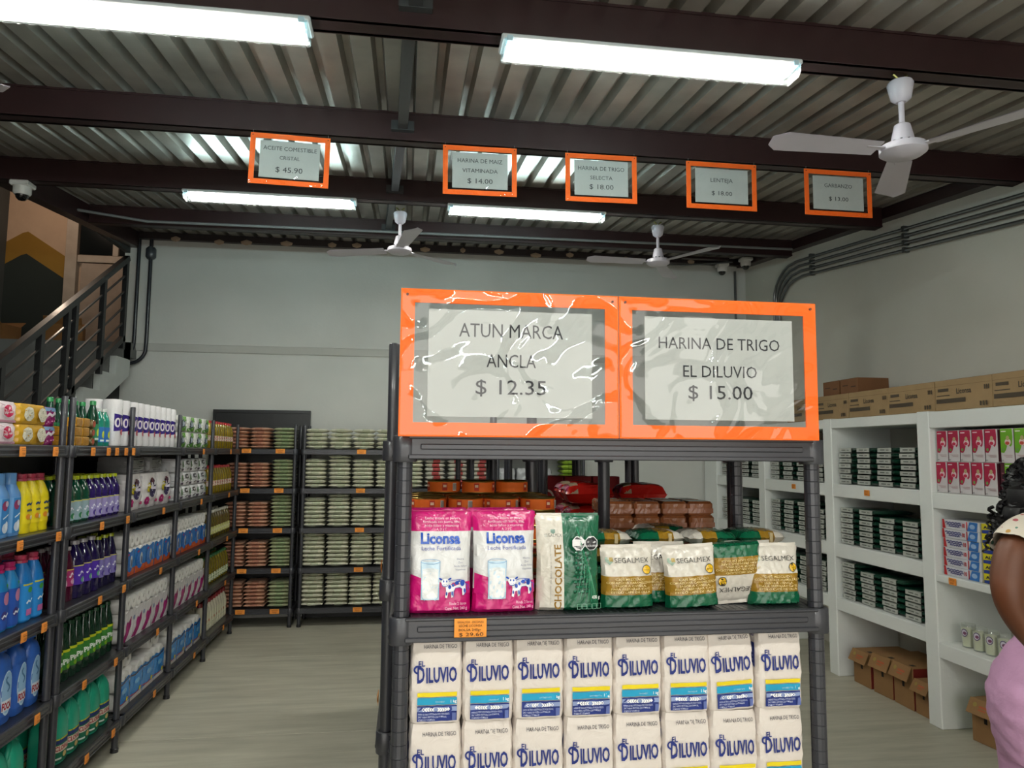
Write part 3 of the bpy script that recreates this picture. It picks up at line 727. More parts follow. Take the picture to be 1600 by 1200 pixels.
def bottle(h, r, prof, col, cap_col, cap_r, cap_h, sx=1, sy=1, e=2.0, sty='plastic', n=20, capsty='plastic', label=None, art=None, neck=None, cap_prof=None):
    t = thing('bottle')
    mb = MB(); P = [(r*a, h*b) for a, b in prof]; mb.lathe(P, mat(col, sty), n, sx=sx, sy=sy, e=e); obj('body', mb, t)
    z = P[-1][1]; mb = MB()
    cp = cap_prof or [(1, 0), (1, .9), (.85, 1)]
    mb.lathe([(cap_r*a, z-.002+cap_h*b) for a, b in cp], mat(cap_col, capsty), 20, ribs=-.06); obj('cap', mb, t)
    if label:
        z0, z1, lc = label; A = Art('paper', .0005); hw = r*sx*1.35
        A.strip(-hw, hw, z0*h, z1*h, lc, 14, 1)
        if art: art(A, z0*h, z1*h, hw)
        obj('label', A.build(cyl_front(r*1.004, e, sx, sy)), t)
    return t
ROUND = [(.0, 0), (.9, 0), (1, .02), (1, .62), (.97, .68), (.80, .78), (.52, .88), (.38, .92), (.36, .97)]
SLIM = [(.0, 0), (.9, 0), (1, .02), (1, .55), (.93, .6), (.90, .66), (.7, .78), (.46, .90), (.42, .95)]
SQ = [(.0, 0), (.92, 0), (1, .02), (1, .60), (.94, .68), (.72, .80), (.48, .88), (.44, .92)]
JUG = [(.0, 0), (.9, 0), (1, .03), (1, .50), (.97, .62), (.85, .74), (.60, .86), (.34, .93), (.30, .95)]

# ---- flour bags on the front rack
def flour_proto(seed):
    t = thing('flour_bag'); W, Dp, Hh = .1045, .066, .1735
    mb, fr = block_bag(W, Dp, Hh, '#dfd6ce', 'flour', seed, .0011)
    obj('paper_bag', mb, t)
    A = Art('paper', .0003); nb = '#20307c'
    A.text('HARINA DE TRIGO', .008, Hh*.865, .0115, '#4a4650', width=.068)
    A.text('EL', -.030, Hh*.665, .0155, nb, width=.0135, bold=.02)
    A.text('D', -.0315, Hh*.48, .046, nb, bold=.03, width=.0150)
    A.line([(-.038+.007*math.cos(a), Hh*.48+.0255+.007*math.sin(a)) for a in [x*.35+.9 for x in range(12)]], .0038, nb)
    A.text('ILUVIO', .011, Hh*.485, .041, nb, bold=.028, width=.063, rot=.02)
    x0, x1 = -.038, .043
    A.strip(x0, x1, Hh*.318, Hh*.365, '#e6cf12', 6, 1); A.strip(x0, x1, Hh*.225, Hh*.305, '#1f9cc4', 6, 1); A.strip(x0, x1, Hh*.035, Hh*.215, '#22347f', 8, 2)
    A.text('CONTENIDO NETO', .012, Hh*.25, .0042, '#d8eef6', width=.026); A.text('1 kg', .036, Hh*.247, .0085, '#ffffff', width=.012, bold=.02)
    A.strip(x0, x1, Hh*.150, Hh*.200, '#8d9cc4', 6, 1)
    for s_ in (-1, 1):
        c0 = s_*.0255; q = .0035; A.poly([(c0-q, Hh*.175), (c0, Hh*.175+q), (c0+q, Hh*.175), (c0, Hh*.175-q)], '#ffffff'); q = .0017; A.poly([(c0-q, Hh*.175), (c0, Hh*.175+q), (c0+q, Hh*.175), (c0, Hh*.175-q)], nb)
        for k in range(4):
            c1 = s_*(.0205-k*.0048); w_ = .0026*s_
            A.poly([(c1+w_, Hh*.175), (c1, Hh*.175+.0036), (c1-w_*1.4, Hh*.175+.0036), (c1-w_*.3, Hh*.175), (c1-w_*1.4, Hh*.175-.0036), (c1, Hh*.175-.0036)], '#ffffff')
    for i, s_ in enumerate(('HARINA DE TRIGO ADICIONADA CON ÁCIDO FÓLICO,', 'ZINC Y HIERRO, RESTITUIDA CON VITAMINA B1,', 'VITAMINA B2 Y VITAMINA B3')):
        A.text(s_, -.036, Hh*(.118-i*.032), .0050, '#c9cfe6', width=(.064, .058, .034)[i], align='l', bold=.01)
    A.strip(.033, .041, Hh*.05, Hh*.14, '#5b6aa6', 2, 1)
    obj('front_print', A.build(fr), t)
    A = Art('paper', .0003); A.strip(-.024, .024, Hh*.50, Hh*.80, nb, 2, 2); A.text('DILUVIO', 0, Hh*.88, .012, nb, width=.045, bold=.02)
    for k in range(5): A.strip(-.020, .020, Hh*(.53+k*.05), Hh*(.545+k*.05), '#7a88bd', 1, 1)
    xs = W/2+.0026
    obj('side_print', A.build(lambda u, v, o: (-xs-o, -u, v)), t)
    return Proto(t, 'flour bag')
FP = [flour_proto(k) for k in range(4)]
fx = [.071, .179, .287, .395, .503, .611, .718, .827]
for row in (0, 1):
    for i, x in enumerate(fx):
        z = FT[2]+.0012+row*.1745
        lean = [0, 0, 0, 0, 0, 0, .045, 0][i]*(row)
        lab = 'white and blue flour bag, %s from left, %s row under the milk shelf' % (ORD[i], 'upper' if row else 'lower')
        if i == 6 and row: lab = 'white flour bag tilting over in the upper row, second from the right'
        FP[(i*3+row) % 4].put((x+random.uniform(-.0003, .0003), 1.607+random.uniform(0, .006), z), lab, 'flour bags on the front rack', rz=random.uniform(-.012, .012), ry=-lean if lean else 0)

# ---- milk powder bags
PINK = '#c3106e'
def cow(A, cx, cy, s, bl='#1c49b0', wh='#f2f2f4'):
    P = lambda pts: [(cx+x*s, cy+y*s) for x, y in pts]
    A.poly(P([(-.2, .25), (.1, .33), (.5, .36), (.82, .30), (.95, .05), (.93, -.45), (.80, -.62), (.70, -.62), (.70, -.25), (.55, -.12), (.25, -.15), (.15, -.35), (.12, -.72), (-.02, -.78), (-.05, -.4), (-.22, -.45), (-.28, -.8), (-.42, -.74), (-.36, -.3), (-.4, 0)]), wh)
    for (x, y, a, b) in ((.35, .15, .14, .12), (.72, .12, .15, .20), (-.12, -.1, .10, .13), (.10, .02, .08, .10), (.85, -.35, .06, .14), (-.32, -.5, .05, .12), (.04, -.5, .05, .14), (.5, .26, .1, .05)):
        A.disc(cx+x*s, cy+y*s, a*s, b*s, bl, 12)
    A.line(P([(-.2, .25), (.1, .33), (.5, .36), (.82, .30), (.95, .05), (.93, -.45), (.80, -.62)]), s*.035, bl); A.line(P([(.70, -.25), (.55, -.12), (.25, -.15), (.15, -.35), (.12, -.72)]), s*.03, bl)
    A.disc(cx-.42*s, cy+.22*s, .26*s, .20*s, wh, 14)
    for sx in (-1, 1): A.disc(cx+(-.42+.30*sx)*s, cy+.42*s, .13*s, .06*s, bl, 10, rot=.5*sx); A.disc(cx+(-.42+.10*sx)*s, cy+.27*s, .05*s, .07*s, bl, 8)
    A.disc(cx-.42*s, cy+.05*s, .22*s, .13*s, wh, 14); A.line([(cx+(-.42+.2*math.cos(a))*s, cy+(.06+.11*math.sin(a))*s) for a in [x*PI/8+PI for x in range(9)]], s*.04, bl)
    for sx in (-1, 1): A.disc(cx+(-.42+.07*sx)*s, cy+.07*s, .02*s, .03*s, bl, 8)
    A.line(P([(.93, .1), (1.08, .0), (1.1, -.3)]), s*.05, bl)
def milk_proto(seed):
    t = thing('milk_powder_bag'); W, Hh, D = .137, .209, .060
    pk = mat(PINK, 'film'); wh = mat('#dcdcdc', 'film')
    mb, fr = pillow_stand(W, D, Hh, lambda u, v: pk if v > .80 else (pk if v < .22 else wh), seed)
    obj('film_bag', mb, t); A = Art('film', .0003)
    A.strip(-W/2*.985, W/2*.985, Hh*.19, lambda u: Hh*(.335-.02*math.cos(u*38)-.6*u), PINK, 16, 5)
    for i, (s_, w_) in enumerate((('Leche entera en polvo', .070), ('fortificada con hierro, zinc,', .080), ('ácido fólico y vitaminas', .074), ('A, D y C', .022))):
        A.text(s_, .004, Hh*(.925-i*.036), .0075, '#f3c8de', width=w_)
    A.text('Liconsa', .002, Hh*.69, .031, '#1450b8', width=.086, bold=.035)
    A.text('Leche Fortificada', .004, Hh*.625, .0115, '#5a62b0', width=.086)
    gx, gy = -.019, Hh*.30        # the glass
    gw = .021
    A.strip(gx-gw*.93, gx+gw*.93, gy-.033, gy+.045, '#c3dbea', 6, 8); A.strip(gx-gw*.80, gx+gw*.80, gy-.030, gy+.028, '#e9ebec', 6, 8)
    A.disc(gx, gy+.028, gw*.88, .004, '#dde3e6'); A.line([(gx+gw*math.cos(a), gy+.045+.0045*math.sin(a)) for a in [x*2*PI/20 for x in range(21)]], .0010, '#6a9cc8')
    for s_ in (-1, 1): A.line([(gx+s_*gw, gy+.045), (gx+s_*gw*.82, gy-.027), (gx+s_*gw*.5, gy-.034)], .0011, '#7fb0d6')
    cow(A, .027, Hh*.285, .033)
    for k, s_ in enumerate(('Hierro', 'Zinc', 'Ácido fólico', 'Vitaminas')): A.text('✓ '+s_ if False else s_, .046, Hh*(.535-k*.034), .0058, '#6a6f90')
    A.text('Rinde 2 litros', .040, Hh*.10, .0085, '#f0c0dc', width=.036); A.text('Cont. Net. 240 g', .036, Hh*.055, .0085, '#f0c0dc', width=.046)
    obj('front_print', A.build(fr), t)
    mb = MB(); mb.grid(lambda u, v: ((u-.5)*W*.96, -.0015+(.001 if int(v*8) % 2 else 0), Hh*(1+v*.012)), 4, 6, pk); obj('top_seal', mb, t)
    return Proto(t, 'milk bag')
z1 = FT[3]+.0012
MP = [milk_proto(1), milk_proto(3)]
MP[0].put((.074, 1.604, z1), 'pink and white milk powder bag beside the left post of the front rack', 'pink milk powder bags', rz=-.03)
MP[1].put((.212, 1.604, z1), 'pink and white milk powder bag standing next to the chocolate bag', 'pink milk powder bags', rz=.03)
for i, x in enumerate((.068, .206)): MP[i].put((x, 1.673, z1+.001), 'pink milk powder bag mostly hidden behind the front %s milk bag' % ('left' if i == 0 else 'right'), 'pink milk powder bags', rz=.02)

# ---- chocolate bag
t = thing('chocolate_bag'); W, Hh, D = .142, .200, .06
cw = mat('#d8d2c6', 'film'); cg = mat('#0c5a3c', 'film')
mb, fr = pillow_stand(W, D, Hh, lambda u, v: cw if u < .41 else cg, 5); obj('film_bag', mb, t)
A = Art('film', .0003)
rr = random.Random(5)
for k in range(9):
    for q in range(4):
        A.disc(.012+q*.0085+(k % 2)*.004, Hh*(.20+k*.052), .0042, .0038, '#0a4630', 10); A.disc(.012+q*.0085+(k % 2)*.004, Hh*(.205+k*.052), .0030, .0026, '#167050', 10)
for k in range(7):
    A.line([(.006+k*.005+.018*math.sin(q*.25+k*.3), Hh*(.12+q*.07)) for q in range(12) if abs(.006+k*.005+.018*math.sin(q*.25+k*.3)) < .066], .0010, '#2a8a60')
for c_ in (.017, .046):
    o8 = [(c_+.0155*math.cos(PI/8+k*PI/4), Hh*.72+.0155*math.sin(PI/8+k*PI/4)) for k in range(8)]
    o9 = [(c_+.0138*math.cos(PI/8+k*PI/4), Hh*.72+.0138*math.sin(PI/8+k*PI/4)) for k in range(8)]
    A.poly(o8, '#e8e8e8'); A.poly(o9, '#121418')
    for j, s_ in enumerate(('EXCESO', 'CALORÍAS' if c_ < .03 else 'AZÚCARES')): A.text(s_, c_, Hh*.725-j*.008, .0052, '#f2f2f2', bold=.01)
A.text('CHOCOLATE', -.024, Hh*.38, .021, '#8f6a22', width=Hh*.66, rot=PI/2, bold=.03)
A.text('PARA PREPARAR UNA BEBIDA SABOR CHOCOLATE', -.046, Hh*.40, .0042, '#8a8478', width=Hh*.6, rot=PI/2)
A.poly([(-.045, Hh*.865), (-.035, Hh*.865), (-.035, Hh*.835), (-.040, Hh*.82), (-.045, Hh*.835)], '#6d8a7c'); A.text('SEGALMEX', -.040, Hh*.79, .0095, '#66625a', width=.038)
A.text('400 g', .052, Hh*.15, .010, '#e8efe8', width=.018, bold=.01)
for k in range(5): A.line([(.010+k*.011, Hh*.05), (.019+k*.011, Hh*.05), (.019+k*.011, Hh*.10), (.010+k*.011, Hh*.10), (.010+k*.011, Hh*.05)], .0008, '#7fb59c')
obj('front_print', A.build(fr), t)
mb = MB(); mb.grid(lambda u, v: ((u-.5)*W*.97, -.0015, Hh*(.995+v*.03)), 10, 2, lambda u, v: cw if u < .41 else cg); obj('top_seal', mb, t)
CP = Proto(t, 'chocolate bag'); CP.put((.353, 1.606, z1), 'white and green chocolate bag standing upright in the middle of the shelf', rz=-.02)

# ---- coffee bags
GOLD = '#94701f'; GRN = '#0c5a3c'; WHT = '#cfc9be'
def coffee_art(A, W, Hh, full=True):
    A.poly([(-W*.44, Hh*.845), (-W*.30, Hh*.845), (-W*.30, Hh*.78), (-W*.37, Hh*.72), (-W*.44, Hh*.78)], '#8fa696'); A.poly([(-W*.37, Hh*.845), (-W*.30, Hh*.845), (-W*.30, Hh*.78), (-W*.37, Hh*.78)], '#b6a066')
    A.text('SEGALMEX', W*.06, Hh*.755, Hh*.115, '#4c4a46', width=W*.66)
    A.disc(W*.34, Hh*.64, W*.085, W*.085, '#3a3528', 18); A.disc(W*.34, Hh*.64, W*.072, W*.072, '#e0b21c', 18); A.text('100%', W*.34, Hh*.625, .0048, '#5a4410', width=W*.09)
    for i, (s_, w_) in enumerate((('CAFÉ MEZCLADO', .58), ('CON AZÚCAR CARAMELIZADO', .92), ('SABOR A CANELA,', .60), ('PARA PREPARAR CAFÉ', .76), ('ESTILO CAFÉ DE OLLA', .76))):
        A.text(s_, 0, Hh*(.475-i*.052), Hh*.050, '#dfc784', width=W*w_, bold=.015)
def coffee_proto(seed, W=.122, Hh=.129, D=.055):
    t = thing('coffee_bag'); g = mat(GRN, 'film'); go = mat(GOLD, 'film'); wh = mat(WHT, 'film')
    mb, fr = pillow_stand(W, D, Hh, lambda u, v: g if v < .235 else (go if v < .54 else wh), seed, n=(22, 26))
    obj('film_bag', mb, t); A = Art('film', .0003); coffee_art(A, W, Hh); obj('front_print', A.build(fr), t)
    mb = MB(); mb.grid(lambda u, v: ((u-.5)*W*.97, -.001+.002*math.sin(u*14), Hh*(.99+v*.06)), 10, 2, wh); obj('top_seal', mb, t)
    return Proto(t, 'coffee bag')
KP = [coffee_proto(2), coffee_proto(6)]
grp = 'coffee bags on the front rack'
KP[0].put((.487, 1.608, z1), 'green, gold and white coffee bag standing right beside the chocolate bag', grp, rz=.05)
KP[1].put((.578, 1.655, z1), 'coffee bag half hidden between two other upright coffee bags', grp, rz=-.05)
KP[0].put((.634, 1.600, z1), 'coffee bag leaning left of the upside-down coffee bag', grp, rz=-.02, ry=-.06)
KP[1].put((.740, 1.616, z1+.137), 'coffee bag standing upside down with its green end up', grp, rz=.03, ry=PI-.05)
KP[0].put((.795, 1.658, z1), 'coffee bag peeping out behind the rightmost upright coffee bag', grp, rz=.1)
KP[1].put((.832, 1.612, z1), 'rightmost upright coffee bag beside the right post', grp, rz=.0)
# coffee bags lying on top of a second layer behind
def coffee_lay(seed):
    t = thing('coffee_bag'); W, L_, h = .122, .118, .034
    mb = MB(); g = mat(GRN, 'film'); go = mat(GOLD, 'film'); wh = mat(WHT, 'film')
    def th(u, v): return h/2*(sup(u*2-1, 2.6)*sup(v*2-1, 3))**.8
    f = lambda u, v: g if u < .45 else (go if u < .72 else wh)
    for s_ in (1, -1): mb.grid(lambda u, v: ((u-.5)*L_, (v-.5)*W, h/2+s_*(th(u, v)+.0004)+wr(u, v, 1+seed*.3, .0008)), 16, 12, f)
    obj('film_bag', mb, t)
    mb = MB(); mb.box(L_*.13, L_*.20, -W*.5-.001, -W*.38, h/2-.010, h/2+.012, mat('#b9a67c', 'paper'), .001); obj('side_seal', mb, t)
    return Proto(t, 'coffee bag')
LP2 = [coffee_lay(1), coffee_lay(4)]
lay = [(.47, 1.756), (.60, 1.758), (.73, 1.756), (.857, 1.760), (.53, 1.882), (.66, 1.882), (.79, 1.884)]
k = 0
for lvl in range(4):
    for i, (x, y) in enumerate(lay):
        if i >= 4 and lvl > 2 and i != 5: continue
        LP2[(i+lvl) % 2].put((x+random.uniform(-.002, .002), y+random.uniform(-.001, .001), z1+.003+.0385*lvl), 'coffee bag lying flat in layer %s of the pile, %s stack behind upright bags' % (['one', 'two', 'three', 'four'][lvl], ORD[i]), 'coffee bags lying flat behind', rz=random.choice((0, PI))+random.uniform(-.03, .03))
# ---- tuna cans
t = thing('tuna_can'); mg = mat('#b89a55', 'metal'); r_, h_ = .0425, .033
mb = MB(); mb.lathe([(r_*.95, 0), (r_, .0015), (r_*.97, .004), (r_*.97, h_-.004), (r_, h_-.0015), (r_*.96, h_), (r_*.92, h_-.003), (r_*.6, h_-.003), (r_*.55, h_-.0022), (0, h_-.0022)], mg, 28); obj('tin', mb, t)
mb = MB(); mb.lathe([(r_*.982, .0045), (r_*.984, h_-.0045)], mat('#ea6c18', 'paper'), 28); lb = obj('label', mb, t)
A = Art('paper', .0003)
for a_ in (-.05, .0, .07):
    A.strip(a_-.006, a_+.006, .008, .026, '#b8331a', 3, 1); A.strip(a_-.004, a_+.004, .016, .022, '#e9c9a8', 2, 1)
A.strip(.020, .030, .007, .026, '#e8ddd0', 3, 1)
for q in range(6): A.strip(.021+q*.0015, .0217+q*.0015, .009, .025, '#333333', 1, 1)
obj('label_print', A.build(cyl_front(r_*.99)), lb)
TC = Proto(t, 'can'); k = 0
for i, x in enumerate((.054, .140, .226, .312)):
    for jy, y in enumerate((1.747, 1.834, 1.921)):
        for q in range(7):
            dz = .0 if jy == 0 else .0
            lv = q
            TC.put((x+random.uniform(-.002, .002), y, z1+.0332*lv), 'orange tuna can, %s level up, %s column from left, %s row back' % (ORD[q], ORD[i], ORD[jy]), 'orange tuna cans behind the milk bags', rz=random.uniform(-.6, .6))
for i, (x, y) in enumerate(((.097, 1.925), (.183, 1.905), (.27, 1.915))):
    TC.put((x, y-.02, z1+.0332*7), 'topmost tuna can of the pile, the %s one' % ['leftmost', 'middle', 'rightmost'][i], 'orange tuna cans behind the milk bags', rz=i)

# ---- front price tag
price_tag((.137, 1.540, 1.293), 0, 'orange handwritten price tag below the left milk bags', .066, .037,
    [('SEGALMEX - DICONSA', 0, .28, .15, .82), ('LECHE LICONSA', 0, .08, .18, .72), ('BOLSA 240gr', -.02, -.14, .18, .7), ('$ 29.60', .02, -.42, .28, .75)])

# ================================================================ ISLAND CONTENTS
ZI = [z-.004+.001 for z in FT]
# brown piloncillo blocks wrapped in film
t = thing('brown_sugar_pack'); mb = MB(); mb.box(-.039, .039, -.045, .045, 0, .040, mat('#a06038', 'film'), .007); obj('block', mb, t)
mb = MB(); mb.box(-.038, .038, -.0465, -.0455, .006, .020, mat('#a8694a', 'film'), 0); obj('wrap_fold', mb, t)
BP = Proto(t, 'sugar pack')
for q in range(5):
    for i in range(4):
        for jy in range(2):
            BP.put((.612+i*.0815+random.uniform(-.002, .002), 2.12+jy*.095, ZI[3]+q*.0405), 'brown wrapped block, %s from left, %s layer up, %s row' % (ORD[i], ORD[q], 'front' if jy == 0 else 'back'), 'brown wrapped blocks on the right island rack', rz=random.uniform(-.05, .05))
# red and pink pasta packs
def pasta(seed):
    t = thing('snack_pack'); mb, th = lay_pillow(.17, .12, .075, '#c81e14', 'film', seed, (14, 12)); obj('film_bag', mb, t)
    mb = MB(); mb.grid(lambda u, v: (-.070+u*.028, (v-.5)*.118, .0375+(.0375*(sup((-.070+u*.028)/.085, 2.6)*sup(v*2-1, 3.2))**.8)*1.02+.002), 4, 10, mat('#b8a488', 'film')); obj('pale_band', mb, t)
    mb = MB(); mb.grid(lambda u, v: (-.084+u*.013, (v-.5)*.116, .0375+(.0375*(sup((-.084+u*.013)/.085, 2.6)*sup(v*2-1, 3.2))**.8)*1.02+.002), 3, 10, mat('#b0285a', 'film')); obj('pink_band', mb, t)
    return Proto(t, 'food pack')
PP = [pasta(1), pasta(2)]
k = 0
for q in range(3):
    for (x, y) in ((.64, 2.55), (.83, 2.56), (.64, 2.70), (.83, 2.70)):
        if q == 2 and x > .7 and y > 2.6: continue
        PP[k % 2].put((x+random.uniform(-.01, .01), y, ZI[3]+.004+q*.079), 'glossy red pack with pale band, %s layer, %s %s of the heap' % (ORD[q], 'front' if y < 2.6 else 'rear', 'left' if x < .7 else 'right'), 'red packs heaped behind the tuna cans', rz=random.uniform(-.05, .05)); k += 1
# dark red boxes, white packet, dark jars further back on the left row
t = thing('red_box'); mb = MB(); mb.box(-.06, .06, -.035, .035, 0, .24, mat('#8a1016', 'card'), .002); obj('box_body', mb, t)
A = Art('paper'); A.disc(-.01, .15, .03, .035, '#d8c8b8'); A.disc(-.01, .15, .022, .026, '#a31c1c'); obj('front_print', A.build(flat_front(-.0352)), t)
RB = Proto(t, 'box')
for i in range(5): RB.put((.61+(i % 3)*.125, 3.16+.08*(i//3), ZI[3]+.0), 'tall dark red box in the right island row, %s of the group' % ORD[i], 'dark red boxes deep in the island')
t = thing('dark_jar'); mb = MB(); mb.lathe([(.9*.04, 0), (.04, .004), (.04, .14), (.034, .155), (.034, .16)], mat('#5a0f10', 'liquid'), 18); obj('jar_body', mb, t)
mb = MB(); mb.lathe([(.037, .156), (.038, .158), (.038, .182), (.036, .184)], mat('#15161a', 'plastic'), 18); obj('lid', mb, t)
mb = MB(); mb.lathe([(.0405, .05), (.0405, .12)], mat('#6e6a66', 'paper'), 18); obj('label', mb, t)
DJ = Proto(t, 'jar')
for i in range(8):
    DJ.put((.055+(i % 4)*.084, 2.125+.1*(i//4), ZI[3]+.0), 'dark lidded jar on the left island rack, %s of the %s row' % (ORD[i % 4], 'front' if i < 4 else 'back'), 'dark jars behind the tuna cans')
t = thing('white_packet'); mb, th = lay_pillow(.12, .2, .06, '#b9bbbb', 'film', 3); obj('film_bag', mb, t); WP = Proto(t, 'packet')
for i in range(6): WP.put((.25 if i < 3 else .115, 2.62, ZI[3]+.003+.0645*(i % 3)), 'pale grey packet lying flat, %s layer of the %s stack on left island rack' % (ORD[i % 3], 'right' if i < 3 else 'left'), 'pale packets in the island', rz=.04*i)
# things at the left flank of the island, seen edge-on beside the post
t = thing('orange_pouch'); mb, fr = block_bag(.10, .05, .23, '#c4441c', 'film', 2); obj('film_bag', mb, t); mb = MB(); mb.box(-.04, .04, -.031, -.0285, .11, .17, mat('#e8d8b0', 'paper')); obj('label', mb, t); OP = Proto(t, 'pouch')
for i in range(6): OP.put((-.027, 2.15+i*.115, ZI[3]), 'orange pouch on the left flank of the island, %s from the near end' % ORD[i], 'orange pouches along the island flank', rz=-PI/2)
t = thing('striped_pack'); mb, fr = block_bag(.11, .06, .24, '#b58a52', 'film', 3); obj('film_bag', mb, t); mb = MB(); mb.box(-.045, .045, -.036, -.034, .08, .16, mat('#2c3a52', 'paper')); obj('label', mb, t); SP = Proto(t, 'pack')
for lv in (1, 2):
    for i in range(6): SP.put((-.02, 2.15+i*.125, ZI[lv]), 'tan pack with dark label on the %s island flank shelf, %s from near end' % ('lower' if lv == 1 else 'middle', ORD[i]), 'tan packs along the island flank', rz=-PI/2)
ti = 0
for lv in (1, 2, 3):
    for i in range(4):
        price_tag((-.071, 2.3+i*.7+lv*.05, FT[lv]-.03), -PI/2, 'orange price tag on island flank, %s shelf up, %s from near end' % (ORD[lv], ORD[i]), .05, .034)

# ================================================================ BACK RACKS: stacked bags
def bag_label(mb, wd, dp, h, col, f=.5):
    pass
def stack_proto(name, cat, wd, dp, h, col, bandcol, seed, sty='sack'):
    t = thing(name); mb, th = lay_pillow(wd, dp, h, col, sty, seed, (10, 10)); obj('sack', mb, t)
    rr = random.Random(seed); mb = MB()
    # printed patch wrapping the front edge
    m = mat(bandcol, sty)
    def pf(u, v):
        x = (u-.5)*wd*.34+wd*.1*math.sin(seed*2.1); vv = v*.16; U = .5+x/wd
        a = sup(U*2-1, 2.6)*sup(vv*2-1, 3.2); t_ = h/2*a**.8
        return (x, (vv-.5)*dp*.985-.001, h/2+t_+.001)
    mb.grid(pf, 6, 5, m); mb.grid(lambda u, v: (pf(u, v)[0], pf(u, v)[1], h-pf(u, v)[2]), 6, 5, m); obj('printed_band', mb, t)
    return Proto(t, cat)
RI = [stack_proto('rice_bag', 'rice bag', .214, .29, .037, '#e6e5d0', '#c6caae', k) for k in range(3)]
PB = [stack_proto('bean_bag', 'bean bag', .19, .29, .031, '#dfb095', '#c48b74', k+5) for k in range(2)]
GB = [stack_proto('green_bean_bag', 'bean bag', .20, .29, .031, '#c2c8a2', '#a0b086', k+9) for k in range(2)]
WR = [stack_proto('striped_bag', 'bag', .20, .29, .037, '#dcdccf', '#b04a48', k+12) for k in range(2)]
LG = [stack_proto('lime_bag', 'bag', .19, .29, .044, '#a8c84a', '#7f9f2c', k+15) for k in range(1)]
SHN = ['bottom', 'fourth', 'third', 'second', 'top']
def stacks(P, xs, counts, hh, what, where, grp, y=7.503, jit=.003):
    """counts[shelf][column]"""
    for si, row in enumerate(counts):
        for ci, n in enumerate(row):
            for q in range(n):
                p = P[(ci+q+si) % len(P)]
                p.put((xs[ci]+random.uniform(-jit, jit), y+random.uniform(-.01, .004), TZ[si]+.0035+q*hh), '%s, %s layer up, %s stack, %s shelf %s' % (what, ORD[q], ORD[ci], SHN[si], where), grp, rz=random.uniform(-.02, .02))
rx = [-.87, -.64, -.415, -.19]
stacks(RI, rx, [(8, 8, 7, 8), (8, 8, 8, 8), (7, 8, 7, 7), (7, 8, 7, 7), (5, 5, 5, 5)], .0405, 'pale rice bag', 'of rice rack', 'rice bags on the back rack')
bx_ = [-1.60, -1.395]
stacks(PB, bx_, [(7, 7), (7, 7), (7, 7), (7, 7), (6, 6)], .0345, 'pinkish bean bag', 'at the back', 'pinkish bean bags on the back rack')
stacks(GB, [-1.175], [(7,), (8,), (9,), (8,), (6,)], .0345, 'green striped bean bag', 'at the back', 'greenish bean bags on the back rack')
# rack seen through the end rack
stacks(RI, [.06], [(0,), (0,), (0,), (7,), (4,)], .0405, 'pale rice bag seen through end rack', 'beyond', 'rice bags seen through the front rack')
stacks(WR, [.285, .51, .74], [(0,)*3, (0,)*3, (0,)*3, (7, 7, 7), (4, 4, 4)], .0405, 'red striped bag', 'behind the island', 'red striped bags at the back')
stacks(LG, [1.66], [(0,), (0,), (5,), (6,), (3,)], .0475, 'lime green bag', 'of rightmost back rack', 'lime green bags at the back')
t = thing('grey_sack'); mb, fr = block_bag(.17, .16, .20, '#9a9c9e', 'film', 3, .003); obj('film_bag', mb, t); GS = Proto(t, 'bag')
for i in range(4): GS.put((1.0+(i % 3)*.185, 7.42, TZ[3]+.001) if i < 3 else (1.09, 7.42, TZ[2]+.001), 'bulky grey bag on the rightmost back rack, %s from left' % ORD[i], 'grey bags at the back')
# tags of the back racks
for si in range(5):
    for j, x in enumerate((-1.50, -1.19)):
        price_tag((x, 7.288, TZ[si]-.020), 0, 'orange price tag, %s, on the %s shelf of the bean rack' % (('left', 'right')[j], SHN[si]), .085, .042)
    price_tag((-.43, 7.288, TZ[si]-.020), 0, 'orange price tag on the %s shelf of the rice rack' % SHN[si], .085, .042)

# ================================================================ LEFT WALL RACKS (fronts face +x)
XF = -1.545      # rack front plane
RZ = PI/2
def row(P, ys, z, lab, grp, x=-1.60, sc=None, rzj=.05, rows=1, dx=.09, rowlab=('', ' in the back row'), start=0):
    if not isinstance(P, (list, tuple)): P = [P]
    for r in range(rows):
        for i, y in enumerate(ys):
            P[i % len(P)].put((x-.018-r*dx, y+random.uniform(-.003, .003), z+.0008), '%s, %s from near end%s' % (lab, ORD[i+start], ('', ' in second row', ' in third row')[r]), grp, rz=RZ+random.uniform(-rzj, rzj), sc=sc)
def ys_(a, b, n): return [a+(b-a)*(i+.5)/n for i in range(n)]
def pack(name, cat, wd, dp, h, col, art, sty='film', seed=1, belly=.004, crease=.0015, side=None):
    t = thing(name); mb, fr = block_bag(wd, dp, h, col, sty, seed, crease, belly); obj('pack_body', mb, t)
    A = Art(sty, .0004); art(A, wd, h); obj('front_print', A.build(fr), t)
    return Proto(t, cat)
